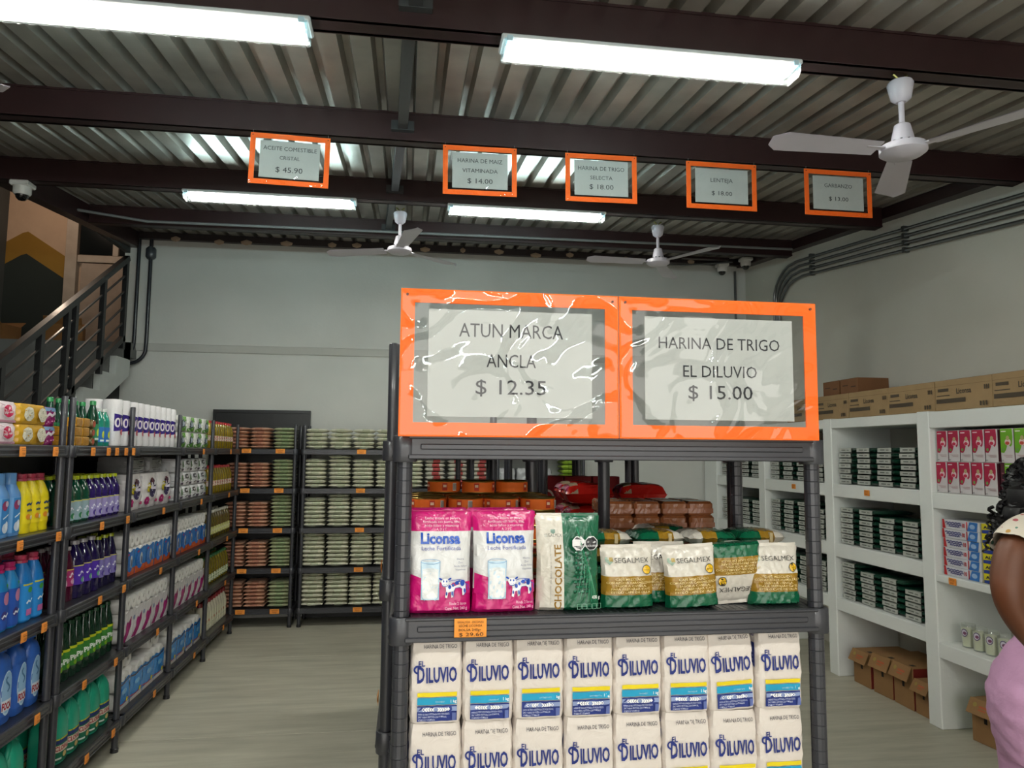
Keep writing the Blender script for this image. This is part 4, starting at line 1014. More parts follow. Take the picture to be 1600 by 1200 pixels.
# rack A top: napkin packs
def a_pink(A, w_, h):
    A.strip(-w_*.47, w_*.47, h*.02, h*.12, '#e3a9c0', 4, 1); A.disc(0, h*.55, w_*.30, h*.34, '#f0e3e8'); A.disc(0, h*.55, w_*.25, h*.30, '#c2184e'); A.strip(-w_*.26, w_*.26, h*.46, h*.64, '#e9c4cf', 4, 1); A.strip(-w_*.22, w_*.22, h*.49, h*.61, '#b8123f', 4, 1)
    A.line([(-w_*.45, h*.9), (-w_*.2, h*.8), (-w_*.35, h*.7)], .003, '#d9b8c4')
def a_yel(A, w_, h):
    for s_ in (-1, 1):
        A.disc(s_*w_*.22, h*.5, w_*.17, h*.36, '#ddd8c4')
        for k in range(14): A.disc(s_*w_*.22+random.uniform(-.12, .12)*w_, h*(.5+random.uniform(-.26, .26)), .004, .003, '#b8b4a0', 6)
def a_pur(A, w_, h):
    A.strip(-w_*.46, w_*.46, h*.78, h*.97, '#7a9cc8', 4, 1); A.poly([(-w_*.4, h*.50), (-w_*.1, h*.72), (w_*.1, h*.62), (w_*.4, h*.84), (w_*.42, h*.66), (w_*.1, h*.46), (-w_*.1, h*.56), (-w_*.4, h*.36)], '#ecdfe8')
    for k in range(8): A.disc(random.uniform(-.35, .35)*w_, h*random.uniform(.1, .35), .004, .003, '#d88bb8', 6)
NP = pack('napkin_pack', 'napkin pack', .15, .12, .083, '#e4d5da', a_pink, 'film', 1)
NY = pack('napkin_pack', 'napkin pack', .235, .13, .083, '#c79a26', a_yel, 'film', 2)
NU = pack('detergent_bag', 'detergent bag', .115, .09, .083, '#8f1a66', a_pur, 'film', 3)
for q in range(2):
    wq = ('lower', 'upper')[q]; z = TZ[4]+q*.0845
    row(NP, [2.98, 3.145], z, 'white napkin pack with crimson disc, %s layer, top of left rack' % wq, 'crimson disc napkin packs', rzj=.02)
    row(NY, [3.345], z, 'mustard napkin pack, %s layer, top of left rack' % wq, 'mustard napkin packs', rzj=.02)
    row(NU, [3.53], z, 'magenta powder bag, %s layer, beside the double posts' % wq, 'magenta powder bags', rzj=.02)
# rack A second: light blue and yellow bottles
def a_soft(A, z0, z1, hw):
    A.strip(-hw*.45, hw*.45, z0, z1-.002, '#2f7fc0', 8, 3); A.disc(-.005, z1-.030, .017, .020, '#8a2a5a', 12); A.disc(.006, z1-.022, .010, .012, '#c9b8c8', 10)
    A.disc(.0, z0+.024, .018, .020, '#c8d3e0', 12); A.disc(.008, z0+.034, .008, .018, '#dfe6ee', 10); A.line([(-.016, z0+.062), (0, z0+.069), (.016, z0+.078)], .005, '#dfe9f2')
SB = Proto(bottle(.245, .0385, [(0, 0), (.95, 0), (1, .02), (1, .66), (.96, .70), (.62, .84), (.58, .86)], '#5b93cf', '#5b8fc4', .026, .048, e=4.5, label=(.06, .64, '#6da4d8'), art=a_soft, cap_prof=[(1.02, 0), (1.02, .25), (1, .3), (1, .97), (.93, 1)]), 'bottle')
SB.root.name = 'softener_bottle'
row(SB, ys_(2.91, 3.362, 5), TZ[3], 'light blue softener bottle on the second shelf of the left rack', 'light blue softener bottles', rows=2, dx=.10)
def a_yelb(A, z0, z1, hw):
    A.poly([(-.022, z1-.012), (.022, z1-.004), (.004, z1-.045)], '#4f8a28'); A.line([(-.02, z0+.078), (-.008, z0+.085), (.006, z0+.080), (.022, z0+.088)], .009, '#23406a'); A.strip(-.018, .020, z0+.052, z0+.060, '#555a50', 3, 1)
    A.disc(-.010, z0+.030, .013, .012, '#e08a1c', 12); A.disc(.012, z0+.026, .010, .009, '#e8e0c0', 12)
YP = [(0, 0), (.95, 0), (1, .02), (.94, .09), (1, .17), (1, .62), (.93, .70), (.62, .85), (.44, .92), (.43, .94)]
YB_ = Proto(bottle(.235, .041, YP, '#e3cf12', '#9a3348', .022, .030, e=3.0, label=(.17, .60, '#e6d010'), art=a_yelb, cap_prof=[(1.1, 0), (1.1, .3), (.9, .35), (1, .45), (1, .95), (.9, 1)]), 'bottle'); YB_.root.name = 'softener_bottle'
row(YB_, ys_(3.375, 3.605, 3)[:3], TZ[3], 'yellow softener bottle with dark red cap, left rack second shelf', 'yellow softener bottles', rows=2, dx=.10)
# rack A third: blue bottles, orange and pink caps
def a_blue(c1, c2):
    def f(A, z0, z1, hw):
        A.disc(.006, z1-.03, .020, .026, c1, 12); A.disc(-.006, z0+.055, .016, .018, c2, 12); A.line([(-.018, z0+.046), (-.006, z0+.056), (.006, z0+.050), (.020, z0+.062)], .008, '#e4eaf2'); A.poly([(-.006, z1+.030), (.006, z1+.026), (.0, z1+.012)], '#3f9a4a')
    return f
BPF = [(0, 0), (.92, 0), (1, .03), (1, .55), (.97, .64), (.82, .76), (.52, .88), (.46, .91)]
BO = Proto(bottle(.255, .040, BPF, '#1582c4', '#d06a14', .023, .034, e=3.0, label=(.03, .62, '#1b3f9a'), art=a_blue('#b8442a', '#8a2f6a'), cap_prof=[(1.1, 0), (1.1, .3), (.85, .38), (1, .5), (1, .95), (.9, 1)]), 'bottle')
BK = Proto(bottle(.255, .040, BPF, '#1582c4', '#b8246a', .023, .034, e=3.0, label=(.03, .62, '#1c4fa8'), art=a_blue('#c07a9c', '#3a2f7a'), cap_prof=[(1.1, 0), (1.1, .3), (.85, .38), (1, .5), (1, .95), (.9, 1)]), 'bottle')
BQ = Proto(bottle(.272, .045, BPF, '#1273be', '#b83a5a', .024, .034, e=3.0, label=(.03, .60, '#1f86d0'), art=lambda A, z0, z1, hw: (A.strip(-hw*.6, hw*.6, z1-.010, z1-.004, '#d8c828', 6, 1), A.disc(.0, z1-.03, .016, .012, '#3f9a3a', 12), A.line([(-.02, z0+.070), (-.008, z0+.080), (.006, z0+.074), (.022, z0+.086)], .008, '#e8eef6'), A.strip(-.02, .02, z0+.02, z0+.045, '#c86aa8', 3, 1)), cap_prof=[(1.1, 0), (1.1, .3), (.85, .38), (1, .5), (1, .95), (.9, 1)]), 'bottle')
for p in (BO, BK, BQ): p.root.name = 'softener_bottle'
row(BO, ys_(2.98, 3.235, 3), TZ[2], 'blue softener bottle with orange cap, left rack third shelf', 'blue bottles with orange caps', rows=2, dx=.095)
row(BK, ys_(3.235, 3.405, 2), TZ[2], 'blue softener bottle with magenta cap, left rack third shelf', 'blue bottles with magenta caps', rows=2, dx=.095)
row(BQ, ys_(3.405, 3.605, 2), TZ[2], 'big blue softener bottle with rose cap, left rack third shelf', 'blue bottles with rose caps', rows=2, dx=.10)
# rack A fourth: big blue jugs
def jug(h, r, col, capcol, sx, sy, lab, art, cap_r, cap_h, handle=True, capp=None, e=3.2, prof=JUG):
    t = bottle(h, r, prof, col, capcol, cap_r, cap_h, sx=sx, sy=sy, e=e, label=lab, art=art, cap_prof=capp, n=28)
    if handle:
        mb = MB(); mb.tube([(-r*sx*.22, -r*.1, h*.93), (-r*sx*.50, -r*.2, h*.90), (-r*sx*.74, -r*.25, h*.78), (-r*sx*.80, -r*.2, h*.62)], [.010, .012, .013, .011], mat(col, 'plastic'), 10); obj('handle', mb, t)
    return t
def a_foca(A, z0, z1, hw):
    zc = (z0+z1)/2; A.disc(0, zc, .036, (z1-z0)*.50, '#b8d4ea', 20); A.disc(0, zc+.002, .031, (z1-z0)*.46, '#8fb8dc', 20); A.line([(.012*math.sin(q), zc+.005+q*.010) for q in range(7)], .008, '#3f6f9a'); A.strip(-.030, .030, z0+.020, z0+.062, '#d8dfe8', 4, 2)
    A.text('FOCA', 0, z0+.026, .038, '#9a1428', width=.056, bold=.05)
FJ = Proto(jug(.315, .062, '#2c5fb4', '#1d63c4', .90, .75, (.10, .66, '#2c5fb4'), a_foca, .026, .05, False, [(1.25, 0), (1.25, .35), (1.0, .5), (.85, 1)], prof=[(0, 0), (.92, 0), (1, .03), (1, .62), (.95, .72), (.74, .82), (.42, .88), (.40, .90)]), 'detergent bottle'); FJ.root.name = 'detergent_bottle'
row(FJ, [3.335, 3.452, 3.569], TZ[1], 'large blue liquid detergent bottle on the fourth shelf', 'large blue detergent bottles', x=-1.605)
PJ = Proto(jug(.30, .055, '#d0569c', '#d879b0', 1.0, .75, (.10, .6, '#e2a8c8'), lambda A, z0, z1, hw: A.strip(-.02, .02, z0+.03, z0+.06, '#9a1428', 3, 1), .024, .045, False, [(1.2, 0), (1.2, .4), (1, .5), (.9, 1)]), 'detergent bottle'); PJ.root.name = 'detergent_bottle'
row(PJ, [3.215], TZ[1], 'pink liquid detergent bottle at the photo edge beside the blue ones', None, x=-1.605)
# green bleach jugs
def a_clor(A, z0, z1, hw):
    A.strip(-hw*.95, hw*.95, z1-.006, z1, '#c8b828', 10, 1); A.strip(-hw*.95, hw*.95, z1-.024, z1-.007, '#1b2f6a', 10, 1); A.strip(-hw*.8, hw*.8, z0+.045, z1-.030, '#cfc4b4', 10, 1)
    A.text('CLORALEX', 0, z0+.052, .030, '#a01c2c', width=hw*1.45, bold=.03); A.disc(0, z0+.028, .015, .013, '#c8b070', 12); A.strip(-hw*.8, -hw*.3, z0+.012, z0+.02, '#cfd8d0', 3, 1)
GJ = Proto(jug(.265, .058, '#1aa080', '#0c3f3c', 1.0, .8, (.04, .44, '#0f6a4c'), a_clor, .019, .016, True, prof=[(0, 0), (.92, 0), (1, .03), (1, .52), (.98, .64), (.88, .76), (.62, .88), (.32, .96), (.28, .99)]), 'bleach jug'); GJ.root.name = 'bleach_jug'
row(GJ, [3.24, 3.365, 3.49], TZ[0], 'green bleach jug on the bottom shelf of the left rack', 'green bleach jugs, first rack', x=-1.61)
row(GJ, ys_(3.72, 4.47, 6), TZ[0], 'green bleach jug on the bottom shelf past the double posts', 'green bleach jugs, second rack', x=-1.61, rows=2, dx=.115)
# ---- rack B
def a_soap(A, w_, h):
    A.strip(-w_*.42, w_*.42, h*.10, h*.90, '#a8761f', 3, 2); A.line([(-w_*.46, h*.94), (w_*.46, h*.94)], .002, '#e0b860')
SO = pack('soap_bar_pack', 'soap', .078, .07, .044, '#c8922c', a_soap, 'film', 2, .001, .0005)
for q in range(3):
    for i in range(3):
        if q == 2 and i == 0: continue
        row(SO, [3.775+i*.082], TZ[4]+q*.046+(.0 if q < 2 else 0), 'golden wrapped soap bar, %s layer, %s column, top shelf' % (ORD[q], ORD[i]), 'golden soap bars on the top shelf', rzj=.02)
t = thing('soap_disc'); mb = MB(); mb.lathe([(0, -.035), (.019, -.035), (.022, -.03), (.022, .03), (.019, .035), (0, .035)], mat('#6b5a34', 'film'), 20, (0, .022), axis='y'); obj('roll', mb, t)
mb = MB(); mb.lathe([(0, -.0362), (.015, -.0358)], mat('#a0452c', 'paper'), 20, (0, .022), axis='y'); obj('end_label', mb, t)
SD = Proto(t, 'soap')
for q in range(3): row(SD, [4.03], TZ[4]+q*.0445, 'round brown soap, %s in the small upright stack' % ['lowest', 'middle', 'topmost'][q], 'round soaps', rzj=.02)
def a_gl(A, z0, z1, hw): A.disc(0, (z0+z1)/2, .012, .02, '#c8d83a', 12); A.strip(-hw*.5, hw*.5, z0+.004, z0+.014, '#d8e6e0', 4, 1)
GC = Proto(bottle(.225, .032, SLIM, '#0d3f2c', '#2a8a4c', .015, .022, label=(.12, .5, '#2e8a5c'), art=a_gl, sty='liquid'), 'bottle')
BC = Proto(bottle(.20, .032, SQ, '#1a8a74', '#d8dcd8', .015, .018, label=(.1, .5, '#2a70b8'), art=a_gl, sty='liquid'), 'bottle')
for p in (GC, BC): p.root.name = 'dish_soap_bottle'
row(GC, ys_(3.80, 4.26, 5), TZ[4], 'green dish soap bottle with green cap on the top shelf', 'green capped bottles on the top shelf', x=-1.70)
row(GC, [4.088], TZ[4]-.0, 'dark green dish soap bottle standing in front beside the round soaps', None)
row(BC, [4.16, 4.235], TZ[4], 'turquoise dish soap bottle in front on the top shelf', 'turquoise bottles')
def a_roll(A, w_, h):
    pu = '#33207a'
    A.strip(-w_*.49, w_*.49, lambda u: h*(.34+.5*u), lambda u: h*(.66-.6*u), pu, 8, 4); A.line([(-w_*.30+w_*.12*math.cos(a), h*.50+.022*math.sin(a)) for a in [x*PI/8 for x in range(17)]], .009, '#ece4ea'); A.line([(-w_*.08, h*.60), (w_*.04, h*.44), (w_*.12, h*.54), (w_*.24, h*.44), (w_*.40, h*.56)], .010, '#ece4ea')
    A.disc(w_*.1, h*.30, w_*.20, .017, '#c85060', 12); A.line([(-w_*.44, h*.12), (w_*.44, h*.12)], .002, '#8a90a8')
def tall_pack():
    t = thing('kitchen_roll_pack'); m = mat('#e8e6e8', 'film')
    for s_ in (0, 1):
        mb = MB(); mb.lathe([(.02, 0), (.045, .003), (.048, .012), (.048, .248), (.044, .258), (.018, .260), (.016, .25)], m, 18, (0, s_*.097), e=2.6); obj('roll', mb, t)
    W, Hh = .10, .26
    A = Art('film'); a_roll(A, W, Hh); obj('front_print', A.build(cyl_front(.0485, 2.6)), t)
    return Proto(t, 'paper roll pack')
TP = tall_pack()
row(TP, [4.340, 4.452], TZ[4], 'tall white kitchen roll pack before the post of the cleaner rack', 'kitchen roll packs before the post', x=-1.595, rzj=.03)
row(TP, ys_(4.53, 5.355, 8), TZ[4], 'tall white kitchen roll pack with violet band, third rack top shelf', 'tall kitchen roll packs', x=-1.597, rzj=.04)
def a_fab(c1):
    def f(A, z0, z1, hw):
        A.strip(-hw*.9, hw*.9, z1-.006, z1-.001, '#c8c050', 8, 1); A.line([(-hw*.5, z0+.042), (-hw*.2, z0+.062), (0, z0+.052), (hw*.4, z0+.075)], .009, '#e8e8f0'); A.disc(0, z0+.022, .017, .014, c1, 12); A.disc(.008, z0+.018, .008, .010, '#dfe8e0', 10)
    return f
CG = Proto(bottle(.215, .0365, ROUND, '#0c4a34', '#b8c414', .019, .018, label=(.06, .50, '#8fa8b0'), art=a_fab('#2a7a4a'), sty='liquid'), 'bottle')
CV = Proto(bottle(.215, .0365, ROUND, '#2a1660', '#b8c414', .019, .018, label=(.06, .50, '#9a90c4'), art=a_fab('#4a3590'), sty='liquid'), 'bottle')
MA = Proto(bottle(.255, .033, SLIM, '#4a0c28', '#b8b0b4', .017, .018, label=(.28, .60, '#a82a6a'), art=a_fab('#d8a0bc'), sty='liquid'), 'bottle')
PU = Proto(bottle(.27, .045, ROUND, '#1c0f48', '#b4b0b8', .021, .020, label=(.25, .60, '#4a1fa0'), art=a_fab('#5aa080'), sty='liquid'), 'bottle')
PV = Proto(bottle(.265, .035, SLIM, '#180f3c', '#a8b414', .017, .018, label=(.20, .58, '#7a70b0'), art=a_fab('#4a3590'), sty='liquid'), 'bottle')
def a_pin(A, z0, z1, hw):
    A.strip(-hw*.95, hw*.95, z1-.014, z1-.002, '#c4c814', 8, 1); A.text('Pinol', 0, z0+.030, .034, '#e6ece4', width=hw*1.3, bold=.04, rot=.15); A.disc(0, z0+.014, .016, .012, '#7aa81c', 12)
PN = Proto(bottle(.265, .034, SLIM, '#06301c', '#0c4a26', .017, .018, label=(.20, .56, '#2f7a24'), art=a_pin, sty='liquid'), 'bottle')
for p in (CG, CV, MA, PU, PV, PN): p.root.name = 'cleaner_bottle'
row(CG, ys_(3.725, 4.055, 4), TZ[3], 'green cleaner bottle with yellow cap, second shelf past the double posts', 'green cleaner bottles with yellow caps', rows=3, dx=.085)
row(CV, ys_(4.055, 4.455, 5), TZ[3], 'violet cleaner bottle with yellow cap, second shelf past the double posts', 'violet cleaner bottles with yellow caps', rows=3, dx=.085)
row(MA, ys_(3.72, 3.93, 3), TZ[2], 'maroon cleaner bottle with pink label, third shelf past the double posts', 'maroon cleaner bottles', rows=2, dx=.085)
row(PU, ys_(3.93, 4.215, 3), TZ[2], 'wide dark violet cleaner bottle, third shelf', 'wide violet cleaner bottles', rows=2, dx=.10)
row(PV, ys_(4.215, 4.465, 3), TZ[2], 'slim dark violet bottle with lime cap, third shelf', 'slim violet cleaner bottles', rows=2, dx=.085)
row(PN, ys_(3.72, 4.465, 10), TZ[1], 'dark green pine cleaner bottle on the fourth shelf', 'dark green pine cleaner bottles', rows=3, dx=.085)
# ---- racks C and D: paper
def a_six(A, w_, h):
    A.disc(-w_*.18, h*.58, w_*.14, h*.14, '#c8b81c', 14); A.disc(w_*.04, h*.55, w_*.22, h*.27, '#2a1a5a', 18); A.disc(w_*.02, h*.78, w_*.12, h*.09, '#5a2030', 12); A.strip(-w_*.14, w_*.22, h*.52, h*.60, '#d8d0e0', 4, 1); A.disc(-w_*.28, h*.20, w_*.14, h*.12, '#a8206a', 16); A.strip(-w_*.38, -w_*.18, h*.18, h*.22, '#e8c8dc', 2, 1); A.disc(w_*.30, h*.18, w_*.10, h*.05, '#c84a7a', 12)
SX = pack('toilet_paper_pack', 'paper roll pack', .252, .20, .21, '#e2dede', a_six, 'film', 4, .008, .003)
row(SX, ys_(4.53, 5.355, 3), TZ[3], 'square white toilet paper pack with violet oval, third rack second shelf', 'square toilet paper packs with violet oval', x=-1.67, rzj=.02)
def a_grey(A, w_, h):
    for k in range(6): A.strip(random.uniform(-.45, 0)*w_, random.uniform(.05, .45)*w_, h*(.1+k*.14), h*(.15+k*.14), '#3a3a40', 2, 1)
GR = pack('paper_pack', 'paper roll pack', .26, .2, .10, '#8a8a8a', a_grey, 'film', 5)
row(GR, [4.86, 5.20], TZ[3]+.2125, 'grey printed paper pack lying on top of the square packs', 'grey packs on top', x=-1.72, rzj=.02)
def roll_bundle(name, nx, nz, r, wrapcol, art, Lr=.10, wrap_top=.55, seed=1):
    """rolls lying with their round ends to the front, lower part in printed film"""
    t = thing(name)
    W = nx*2*r; Hh = nz*2*r
    for iz in range(nz):
        for ix in range(nx):
            cx_ = (ix-(nx-1)/2)*2*r; cz_ = r+iz*2*r
            mb = MB(); m = mat('#eceae7', 'tissue')
            mb.lathe([(r*.30, -Lr/2+.004), (r*.34, -Lr/2), (r*.93, -Lr/2), (r*.985, -Lr/2+.006), (r*.985, Lr/2)], m, 22, (cx_, cz_), axis='y')
            mb.lathe([(r*.30, -Lr/2+.004), (r*.30, -Lr/2+.03), (.001, -Lr/2+.03)], mat('#8a7f74', 'card'), 14, (cx_, cz_), axis='y')
            obj('roll', mb, t)
    if wrap_top > 0:
        mb = MB(); h2 = Hh*wrap_top
        mb.grid(lambda u, v: ((u-.5)*W*1.01, -Lr/2-.004-.0015*math.sin(u*19)*math.sin(v*7), .001+v*h2*(1+.05*math.sin(u*9))), 12, 6, mat(wrapcol, 'film')); wp = obj('wrapper', mb, t)
        A = Art('film'); art(A, W, h2); obj('front_print', A.build(flat_front(-Lr/2-.0058)), wp)
    return t
def a_org(A, w_, h):
    A.strip(-w_*.49, w_*.49, .001, h*.30, '#c8501c', 6, 1); A.disc(-w_*.02, h*.55, w_*.34, h*.40, '#1f6fc4', 18); A.disc(w_*.12, h*.56, w_*.13, h*.26, '#b8c0c8', 14); A.disc(w_*.14, h*.5, w_*.07, h*.16, '#4a5a80', 12); A.line([(-w_*.3, h*.86), (-w_*.12, h*.90)], .008, '#c8285a')
BU = Proto(roll_bundle('paper_roll_pack', 2, 3, .0390, '#1f78c8', a_org, .16, .60), 'paper roll pack')
row(BU, ys_(4.53, 5.355, 5), TZ[2], 'roll pack in blue and orange film, third rack third shelf', 'blue and orange roll packs, third rack', x=-1.64, rzj=.03)
row(BU, ys_(5.42, 6.24, 5), TZ[2], 'roll pack in blue and orange film, fourth rack third shelf', 'blue and orange roll packs, fourth rack', x=-1.64, rzj=.03)
def a_mag(A, w_, h):
    A.poly([(-w_*.48, h*.05), (-w_*.1, h*.30), (w_*.15, h*.55), (w_*.48, h*.80), (w_*.48, h*.50), (w_*.2, h*.20), (-w_*.1, h*.02)], '#a0186e'); A.disc(w_*.1, h*.42, w_*.15, h*.24, '#b0207a', 14); A.disc(-w_*.28, h*.7, w_*.1, h*.08, '#8f9cc0', 10)
MG = Proto(roll_bundle('paper_roll_pack', 2, 3, .042, '#e0dcdf', a_mag, .16, .66), 'paper roll pack')
row(MG, ys_(4.53, 5.355, 5)[:5], TZ[1], 'white roll pack with magenta swoosh, third rack fourth shelf', 'magenta swoosh roll packs, third rack', x=-1.64, rzj=.03, sc=(.96, 1, 1.0))
row(MG, ys_(5.42, 6.24, 5), TZ[1], 'white roll pack with magenta swoosh, fourth rack fourth shelf', 'magenta swoosh roll packs, fourth rack', x=-1.64, rzj=.03, sc=(.96, 1, 1.0))
def a_sky(A, w_, h):
    A.strip(-w_*.49, w_*.49, .001, h*.14, '#d4d0cc', 6, 1); A.line([(-w_*.49, h*.95), (-w_*.1, h*.88), (w_*.49, h*.97)], .008, '#2a2050'); A.line([(-w_*.49, h*.22), (0, h*.16), (w_*.49, h*.25)], .006, '#c8503a'); A.disc(w_*.3, h*.24, w_*.08, h*.09, '#d8c828', 10); A.disc(w_*.05, h*.6, w_*.2, h*.10, '#6ab4e4', 12)
SK = Proto(roll_bundle('paper_roll_pack', 2, 2, .0495, '#1f86d4', a_sky, .15, .78), 'paper roll pack')
row(SK, ys_(4.53, 5.355, 4), TZ[0], 'roll pack in sky blue film, bottom shelf of third rack', 'sky blue roll packs, third rack', x=-1.64, rzj=.03)
row(SK, ys_(5.42, 6.24, 4), TZ[0], 'roll pack in sky blue film, bottom shelf of fourth rack', 'sky blue roll packs, fourth rack', x=-1.64, rzj=.03)
RO = Proto(roll_bundle('unwrapped_roll_pair', 2, 1, .05, '#1f86d4', a_sky, .12, 0), 'paper rolls')
row(RO, [4.72, 5.22], TZ[0]+.199, 'pair of big white rolls lying on the sky blue packs', 'white rolls on the third rack', x=-1.65, rzj=.03)
row(RO, [5.53], TZ[0]+.199, 'pair of white rolls on the sky blue packs of fourth rack', None, x=-1.65, rzj=.03)
def a_grn(A, w_, h):
    A.strip(-w_*.46, w_*.46, h*.03, lambda u: h*(.30+.9*u), '#5a9a34', 10, 5); A.strip(-w_*.05, w_*.46, lambda u: h*(.62+.9*u) if u < .06 else h*.70, h*.96, '#6aa83c', 8, 4); A.disc(0, h*.48, w_*.24, h*.28, '#3a4a60', 14); A.disc(0, h*.5, w_*.12, h*.16, '#a8b4c0', 12)
TG = pack('toilet_paper_pack', 'paper roll pack', .186, .17, .111, '#e2e4de', a_grn, 'film', 6, .006, .002)
for q in range(2): row(TG, ys_(5.42, 6.24, 4), TZ[4]+q*.115, 'white and green paper pack, %s layer, fourth rack top shelf' % ('lower', 'upper')[q], 'white and green paper packs', x=-1.65, rzj=.03)
def a_chk(A, w_, h):
    A.strip(-w_*.40, -w_*.06, h*.55, h*.86, '#2c2830', 2, 1); A.strip(-w_*.34, -w_*.12, h*.62, h*.78, '#d0cfd4', 2, 1); A.disc(w_*.24, h*.60, w_*.13, h*.25, '#7a9a78', 12); A.strip(.02*w_, w_*.34, h*.12, h*.26, '#5a4a68', 2, 1); A.line([(-w_*.4, h*.2), (-w_*.1, h*.3)], .006, '#33303a')
CK = pack('tissue_pack', 'paper roll pack', .188, .19, .095, '#e0e0e2', a_chk, 'film', 7, .006, .002)
for q in range(3): row(CK, ys_(5.42, 6.24, 4), TZ[3]+q*.099, 'white tissue pack with dark checks, %s layer, fourth rack' % ORD[q], 'checked tissue packs', x=-1.66, rzj=.03)
# ---- rack E: cooking oil
def a_oil(c, band):
    def f(A, z0, z1, hw): A.strip(-hw*.95, hw*.95, z0+.004, z0+.010, c, 6, 1); A.strip(-hw*.95, hw*.95, z1-.010, z1-.004, c, 6, 1); A.line([(-hw*.6, (z0+z1)/2), (-hw*.2, (z0+z1)/2+.004), (hw*.2, (z0+z1)/2-.003), (hw*.6, (z0+z1)/2+.003)], .009, band)
    return f
def oil(cap, lab, art, col='#8a7410', z=(.28, .46)):
    p = Proto(bottle(.225, .037, SQ, col, cap, .018, .022, label=(z[0], z[1], lab), art=art, sty='liquid', e=3.0), 'oil bottle'); p.root.name = 'oil_bottle'; return p
O1 = oil('#b01c22', '#dccfc0', a_oil('#b8382c', '#a04038')); O3 = oil('#d0cdc0', '#c9c98a', a_oil('#a8a850', '#e0e0c0'), '#5a4d10', (.15, .42)); O4 = oil('#1f6a34', '#cfd4b8', a_oil('#4a7a3a', '#7a9a5a'), '#756812', (.10, .36))
O5 = Proto(bottle(.235, .036, SQ, '#cfcab4', '#8a1420', .022, .035, label=(.06, .62, '#d4d2b8'), art=lambda A, z0, z1, hw: (A.strip(-hw*.9, hw*.9, z0+.03, z0+.036, '#4a5a3a', 4, 1), A.disc(0, z0+.07, .014, .012, '#b8785a', 10)), e=3.0), 'bottle'); O5.root.name = 'white_bottle'
for z, p, lab in ((TZ[4], O1, 'golden oil bottle with red cap on the top shelf of fifth rack'), (TZ[3], O1, 'golden oil bottle with red cap, second shelf of fifth rack'), (TZ[2], O3, 'dark oil bottle with white cap, third shelf of fifth rack'), (TZ[1], O4, 'oil bottle with green cap, fourth shelf of fifth rack'), (TZ[0], O5, 'white bottle with dark red cap, bottom shelf of fifth rack')):
    row(p, ys_(6.31, 7.12, 10), z, lab, {TZ[4]: 'oil bottles on the top shelf', TZ[3]: 'oil bottles on the second shelf', TZ[2]: 'white capped oil bottles', TZ[1]: 'green capped oil bottles', TZ[0]: 'white bottles on the bottom shelf'}[z], x=-1.60, rows=2, dx=.085, rzj=.1)
# tags on the left racks
def ltag(y, si, lab, w_=.046, h_=.040): price_tag((XF+.033-.001, y, TZ[si]-.028), RZ, lab, w_, h_, rx=.0)
for (si, ys) in ((4, (3.19, 3.47)), (3, (3.22, 3.55)), (2, (3.30, 3.47)), (1, (3.46,)), (0, (3.4,))):
    for i, y in enumerate(ys): ltag(y, si, 'orange price tag, %s on the %s shelf of the left edge rack' % (ORD[i], SHN[si]))
for (si, ys) in ((4, (3.86, 4.05, 4.16, 4.29, 4.40)), (3, (4.02, 4.37)), (2, (4.05, 4.37)), (1, (3.92, 4.31)), (0, (4.0, 4.33))):
    for i, y in enumerate(ys): ltag(y, si, 'orange price tag, %s on the %s shelf of the cleaner rack' % (ORD[i], SHN[si]))
for ri, y in ((0, 4.98), (1, 5.85), (2, 6.72)):
    for si in range(5):
        if ri == 0 and si == 4: continue
        ltag(y, si, 'orange price tag on the %s shelf of the %s left rack' % (SHN[si], ['third', 'fourth', 'fifth'][ri]))

# ================================================================ RIGHT SHELVES: contents (fronts face -x)
RZR = -PI/2
def gbag(seed):
    t = thing('legume_bag'); wd, dp, h = .224, .30, .0355
    mb, th = lay_pillow(wd, dp, h, '#1f4a3a', 'film', seed, (12, 12)); obj('film_bag', mb, t)
    def pf(x, s_):
        def f(u, v):
            xx = x(u); vv = v*.09; U = .5+xx/wd; a = sup(U*2-1, 2.6)*sup(vv*2-1, 3.2); return (xx, (vv-.5)*dp-.0012, h/2+s_*(h/2*a**.8+.001))
        return f
    mb = MB()
    for s_ in (1, -1): mb.grid(pf(lambda u: -.088+u*.125, s_), 6, 3, mat('#b4b7b0', 'film'))
    mb.box(-.098, .046, -dp/2-.0022, -dp/2+.004, h/2-.0145, h/2+.0145, mat('#b4b7b0', 'film')); lb = obj('silver_label', mb, t)
    mb = MB(); mb.box(-.07, -.02, -dp/2-.0026, -dp/2-.0022, h/2-.003, h/2+.004, mat('#5a5f58', 'paper')); mb.box(-.005, .025, -dp/2-.0026, -dp/2-.0022, h/2-.004, h/2+.003, mat('#6a6f68', 'paper')); obj('label_print', mb, lb)
    return Proto(t, 'legume bag')
LBG = [gbag(k) for k in range(3)]
bays = {1: ((4.32, 5.285), [5.16, 4.93, 4.695, 4.455], 'second bay'), 2: ((5.40, 6.37), [6.24, 6.01, 5.775, 5.54], 'third bay'), 3: ((6.49, 7.42), [7.29, 7.06, 6.835, 6.61], 'fourth bay')}
cnt = {1: {3: (7, 7, 7, 7), 2: (7, 7, 6, 6), 1: (7, 6, 6, 5)}, 2: {3: (8, 8, 8, 8), 2: (7, 7, 7, 6), 1: (6, 6, 6, 6)}, 3: {3: (8, 8, 8, 8), 2: (6, 6, 6, 6)}}
